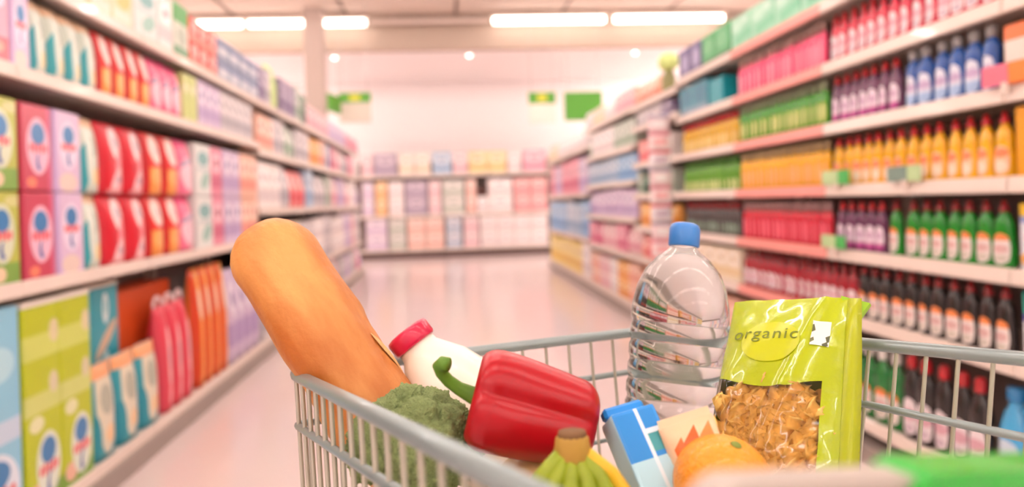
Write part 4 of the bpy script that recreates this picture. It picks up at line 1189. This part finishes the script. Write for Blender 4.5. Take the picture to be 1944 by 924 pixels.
# pasta pieces: short ridged spirals
def fusilli():
    verts, faces = [], []
    n, seg = 14, 6
    for i in range(n + 1):
        u = i / n
        zz = (u - 0.5) * 0.031
        tw = u * 2.0 * PI
        for k in range(seg):
            a = 2 * PI * k / seg
            r = 0.0075 * (0.55 + 0.55 * abs(math.cos(1.5 * a)))
            verts.append((r * math.cos(a + tw), r * math.sin(a + tw), zz))
    for i in range(n):
        for k in range(seg):
            k2 = (k + 1) % seg
            faces.append((i * seg + k, i * seg + k2, (i + 1) * seg + k2, (i + 1) * seg + k))
    faces.append(tuple(range(seg - 1, -1, -1))); faces.append(tuple(n * seg + k for k in range(seg)))
    return mesh_from('pasta_piece', verts, faces, M_pasta, True)
fus = fusilli()
rnd = random.Random(5)
for lay, (nc, nr, back) in enumerate(((7, 11, 0.0085), (7, 10, 0.018))):
    for a in range(nc):
        for b in range(nr):
            u = 0.17 + 0.68 * (a + 0.5 + rnd.uniform(-0.35, 0.35)) / nc
            v = 0.06 + 0.49 * (b + 0.5 + rnd.uniform(-0.4, 0.4)) / nr
            p = bag_front(u, v); p.y += back + rnd.uniform(-0.001, 0.002)
            o = obj('pasta_piece', fus, bag, p)
            o.rotation_euler = (Matrix.Rotation(rnd.uniform(-1.4, 1.4), 3, 'Y') @ Matrix.Rotation(rnd.uniform(-0.2, 0.2), 3, 'X') @ Matrix.Rotation(rnd.uniform(0, 6), 3, 'Z')).to_euler()

# broccoli
M_broc = mat('broccoli_floret_green', '#a6ba78', 0.8, var=0.35, vscale=9, bump=0.8, bscale=16)
M_brst = mat('broccoli_stalk', '#9db06a', 0.6)
def floret_mesh(seed):
    bm = bmesh.new()
    bmesh.ops.create_icosphere(bm, subdivisions=5, radius=1)
    for v in bm.verts:
        c = v.co.copy()
        d = noise.noise(c * 2.2 + Vector((seed, 0, 0))) * 0.18
        d += abs(noise.noise(c * 6.5 + Vector((0, seed, 0)))) * 0.22
        d += abs(noise.noise(c * 13 + Vector((0, 0, seed)))) * 0.12
        d += abs(noise.noise(c * 24 + Vector((seed, seed, 0)))) * 0.13
        v.co = c * (0.78 + d)
        v.co.z *= 0.8
    return finish(bm, 'floret', M_broc, True)
flo = [floret_mesh(s * 3.7) for s in range(3)]
def broccoli(label, c, R, tilt, seed):
    rr = random.Random(seed)
    t = thing('broccoli', label, 'broccoli', c, tilt)
    obj('stalk', lathe('stalk', [(0.016, -R * 1.3), (0.017, -R * 0.6), (0.026, -R * 0.1), (0.03, R * 0.2)], M_brst, 16), t)
    k = 26
    for i in range(k):
        zz = 1 - (i + 0.5) / k * 1.15
        a = i * 2.39996
        r = math.sqrt(max(0, 1 - zz * zz))
        d = Vector((r * math.cos(a), r * math.sin(a), zz * 0.85 + 0.05))
        s = R * rr.uniform(0.34, 0.44)
        f = obj('floret', flo[i % 3], t, d * R * 0.78)
        f.rotation_euler = d.to_track_quat('Z', 'Y').to_euler()
        f.scale = (s, s, s)
broccoli('green broccoli head next to the bread', (-0.0274, 0.4925, 0.9218), 0.0465, (0.1, 0.1, 0), 1)
broccoli('green broccoli head behind the cart bars, lower left', (-0.025, 0.500, 0.800), 0.05, (0.5, -0.3, 1), 2)
broccoli('green broccoli head behind the cart bars below the pepper', (0.030, 0.395, 0.870), 0.046, (0.6, 0.2, 2), 3)

# tan round fruit below the pepper
M_tan = mat('melon_tan', '#d8b47c', 0.4, var=0.12, vscale=20)
def melon(R):
    prof = [(R * math.sin(PI * k / 24) * (1 + 0.05 * math.sin(PI * k / 24)), -R * math.cos(PI * k / 24) * 1.1) for k in range(25)]
    prof[0] = (0.001, prof[0][1]); prof[-1] = (0.001, prof[-1][1])
    return lathe('melon', prof, M_tan, 40)
tm = thing('melon', 'smooth pale tan fruit below the red pepper', 'fruit', (0.066, 0.470, 0.874), (0, 1.2, 0.6))
obj('rind', melon(0.050), tm)
obj('stem_scar', lathe('stem_scar', [(0.001, 0.0555), (0.006, 0.0565), (0.004, 0.058), (0.001, 0.058)], mat('scar_brown', '#7a5a34', 0.8), 12), tm)

# bananas
M_ban = mat('banana_green_yellow', '#8fa020', 0.4, var=0.2, vscale=30)
M_bany = mat('banana_yellow', '#e0b428', 0.4, var=0.12, vscale=30)
M_crown = mat('banana_crown', '#b08a3a', 0.6, var=0.2, vscale=60)
M_tip = mat('banana_tip_brown', '#7c5a3a', 0.8)
bn = thing('banana_bunch', 'bunch of green-yellow bananas with brown crown, near the cart front rim', 'bananas', (0.066, 0.378, 0.962))
obj('crown', lathe('crown', [(0.0075, 0.006), (0.0095, 0.004), (0.0100, 0.0), (0.0118, -0.006), (0.0105, -0.011)][::-1], M_crown, 16, 0.75), bn)
obj('cut_end', lathe('cut_end', [(0.0085, 0.0045), (0.0078, 0.0078), (0.003, 0.0082)], M_tip, 14, 0.75), bn)
for i, (dx, dy, mm) in enumerate(((-0.050, -0.012, M_ban), (-0.030, -0.040, M_ban), (-0.008, -0.052, M_ban), (0.016, -0.050, M_ban), (0.038, -0.036, M_ban), (0.056, -0.008, M_bany))):
    pts, rad = [], []
    for k in range(13):
        u = k / 12
        pts.append((dx * (u ** 0.55) * 1.0 + (i - 2.5) * 0.0028 * (1 - u), dy * math.sin(u * 2.0) * 0.8 - 0.002, -0.005 - 0.155 * u ** 1.05))
        rad.append(0.0048 + 0.0111 * min(1, max(0, (u - 0.08) / 0.42)) ** 1.2 if u < 0.85 else 0.0159 * (1 - ((u - 0.85) / 0.155) ** 2 * 0.8))
    b = obj('banana', tube('banana', pts, rad, mm, 6 if False else 10), bn)
    obj('tip', tube('tip', [pts[-1], (pts[-1][0], pts[-1][1] * 0.98, pts[-1][2] - 0.006)], 0.004, M_tip, 8), b)

# blue and white carton
M_bc = print_mat('print_blue_carton', '#b4def0', [('r', 0.5, 0.92, 0.6, 0.12, '#1f8ade'), ('r', 0.80, 0.855, 0.22, 0.035, '#3f9aa4'), ('r', 0.80, 0.9, 0.26, 0.010, '#dcecfa'), ('r', 0.56, 0.78, 0.04, 0.36, '#dcecfa', 3)])
bt = thing('drink_carton', 'small blue and white carton between pepper and water bottle', 'carton')
cz = Vector((-0.03, 0.07, 0.10)).normalized()
put(bt, Vector((0.1165, 0.452, 0.953)) - cz * 0.165, frame(cz, (0.93, 0.30, 0.28)))
obj('body', box_mesh('body', 0.032, 0.026, 0.165, M_bc, 0.0025, seg=2), bt)
obj('top_fold', box_mesh('top_fold', 0.030, 0.010, 0.008, mat('carton_blue', '#1f8ade', 0.35), 0.002), bt, (0, 0.004, 0.165))
# orange striped packet
M_op = print_mat('print_orange_packet', '#f0c8a0', [('r', 0.45, 0.86, 0.2, 0.07, '#e2601e', 14), ('r', 0.2, 0.5, 0.12, 0.2, '#e8641e', 14), ('r', 0.3, 0.7, 0.1, 0.22, '#e86a24', 14), ('r', 0.62, 0.55, 0.1, 0.3, '#ee7a2c', 14), ('r', 0.3, 0.25, 0.16, 0.16, '#e04c1c', 14), ('r', 0.8, 0.85, 0.12, 0.1, '#d8843c', 14), ('r', 0.75, 0.2, 0.14, 0.14, '#f29a4c', 14)])
op = thing('snack_packet', 'orange and cream striped packet right of the blue carton', 'packet')
cz = Vector((-0.03, 0.05, 0.12)).normalized()
put(op, Vector((0.124, 0.425, 0.951)) - cz * 0.13 + Vector((0.024, 0.002, 0.004)), frame(cz, (0.93, -0.25, 0.3)))
obj('film', pouch_mesh('film', 0.036, 0.022, 0.13, M_op), op)
obj('seal', box_mesh('seal', 0.034, 0.0012, 0.006, mat('seal_cream', '#f4d8b4', 0.4)), op, (0, 0, 0.129))

# orange and apple
M_or = mat('orange_peel', '#f39a1c', 0.4, bump=0.35, bscale=260, var=0.08, vscale=20, coat=0.2)
og = thing('orange', 'orange fruit in front of the pasta bag', 'fruit', (0.163, 0.405, 0.923), (0.3, 0.2, 0))
R = 0.030
prof = [(R * math.sin(PI * k / 20) + (0.0006 if k in (0, 20) else 0), -R * 0.95 * math.cos(PI * k / 20)) for k in range(21)]
obj('peel', lathe('peel', prof, M_or, 32), og)
obj('navel', lathe('navel', [(0.004, 0.0278), (0.003, 0.0292), (0.001, 0.0294)], mat('navel_green', '#7c8a3a', 0.7), 10), og)
M_ap = mat('apple_pink_red', '#e8406a', 0.3, var=0.2, vscale=40, coat=0.3)
ap = thing('apple', 'pink-red apple at the bottom picture edge', 'fruit', (0.094, 0.278, 0.950), (0.2, 0.1, 0))
R = 0.021
prof = [(0.001, -R * 0.72), (R * 0.35, -R * 0.86), (R * 0.75, -R * 0.62), (R * 0.97, -R * 0.1), (R, R * 0.25), (R * 0.85, R * 0.68), (R * 0.5, R * 0.86), (R * 0.2, R * 0.74), (0.001, R * 0.6)]
obj('skin', lathe('skin', prof, M_ap, 28), ap)
obj('stem', tube('stem', [(0, 0, R * 0.6), (0.001, 0, R * 0.9), (0.003, 0, R * 1.15)], 0.0012, M_tip, 8), ap)

# ------------------------------------------------------------------ look-alikes in a row: say which one
ORD = ['', 'second', 'third', 'fourth', 'fifth', 'sixth', 'seventh', 'eighth', 'ninth', 'tenth', 'eleventh', 'twelfth', 'thirteenth', 'fourteenth', 'fifteenth', 'sixteenth', 'seventeenth', 'eighteenth', 'nineteenth', 'twentieth', 'twenty-first', 'twenty-second', 'twenty-third', 'twenty-fourth', 'twenty-fifth']
same = {}
for o in sc.objects:
    if o.parent is None and 'label' in o and 'group' in o and o['group'] not in ('overhead strip lights',):
        same.setdefault(o['label'], []).append(o)
for lb, os_ in same.items():
    if len(os_) < 2 or len(os_) > len(ORD):
        continue
    if 'across the aisle end' in lb:
        os_.sort(key=lambda o: o.location.x); word = 'leftmost'; pre = '{} from left, '
    elif 'clip strip' in lb and 'packet' in lb:
        os_.sort(key=lambda o: -o.location.z); word = 'topmost'; pre = '{} from top, '
    else:
        os_.sort(key=lambda o: o.location.y); word = 'nearest'; pre = '{} nearest '
    for i, o in enumerate(os_):
        o['label'] = (word + ' ' + lb) if i == 0 else pre.format(ORD[i]) + lb
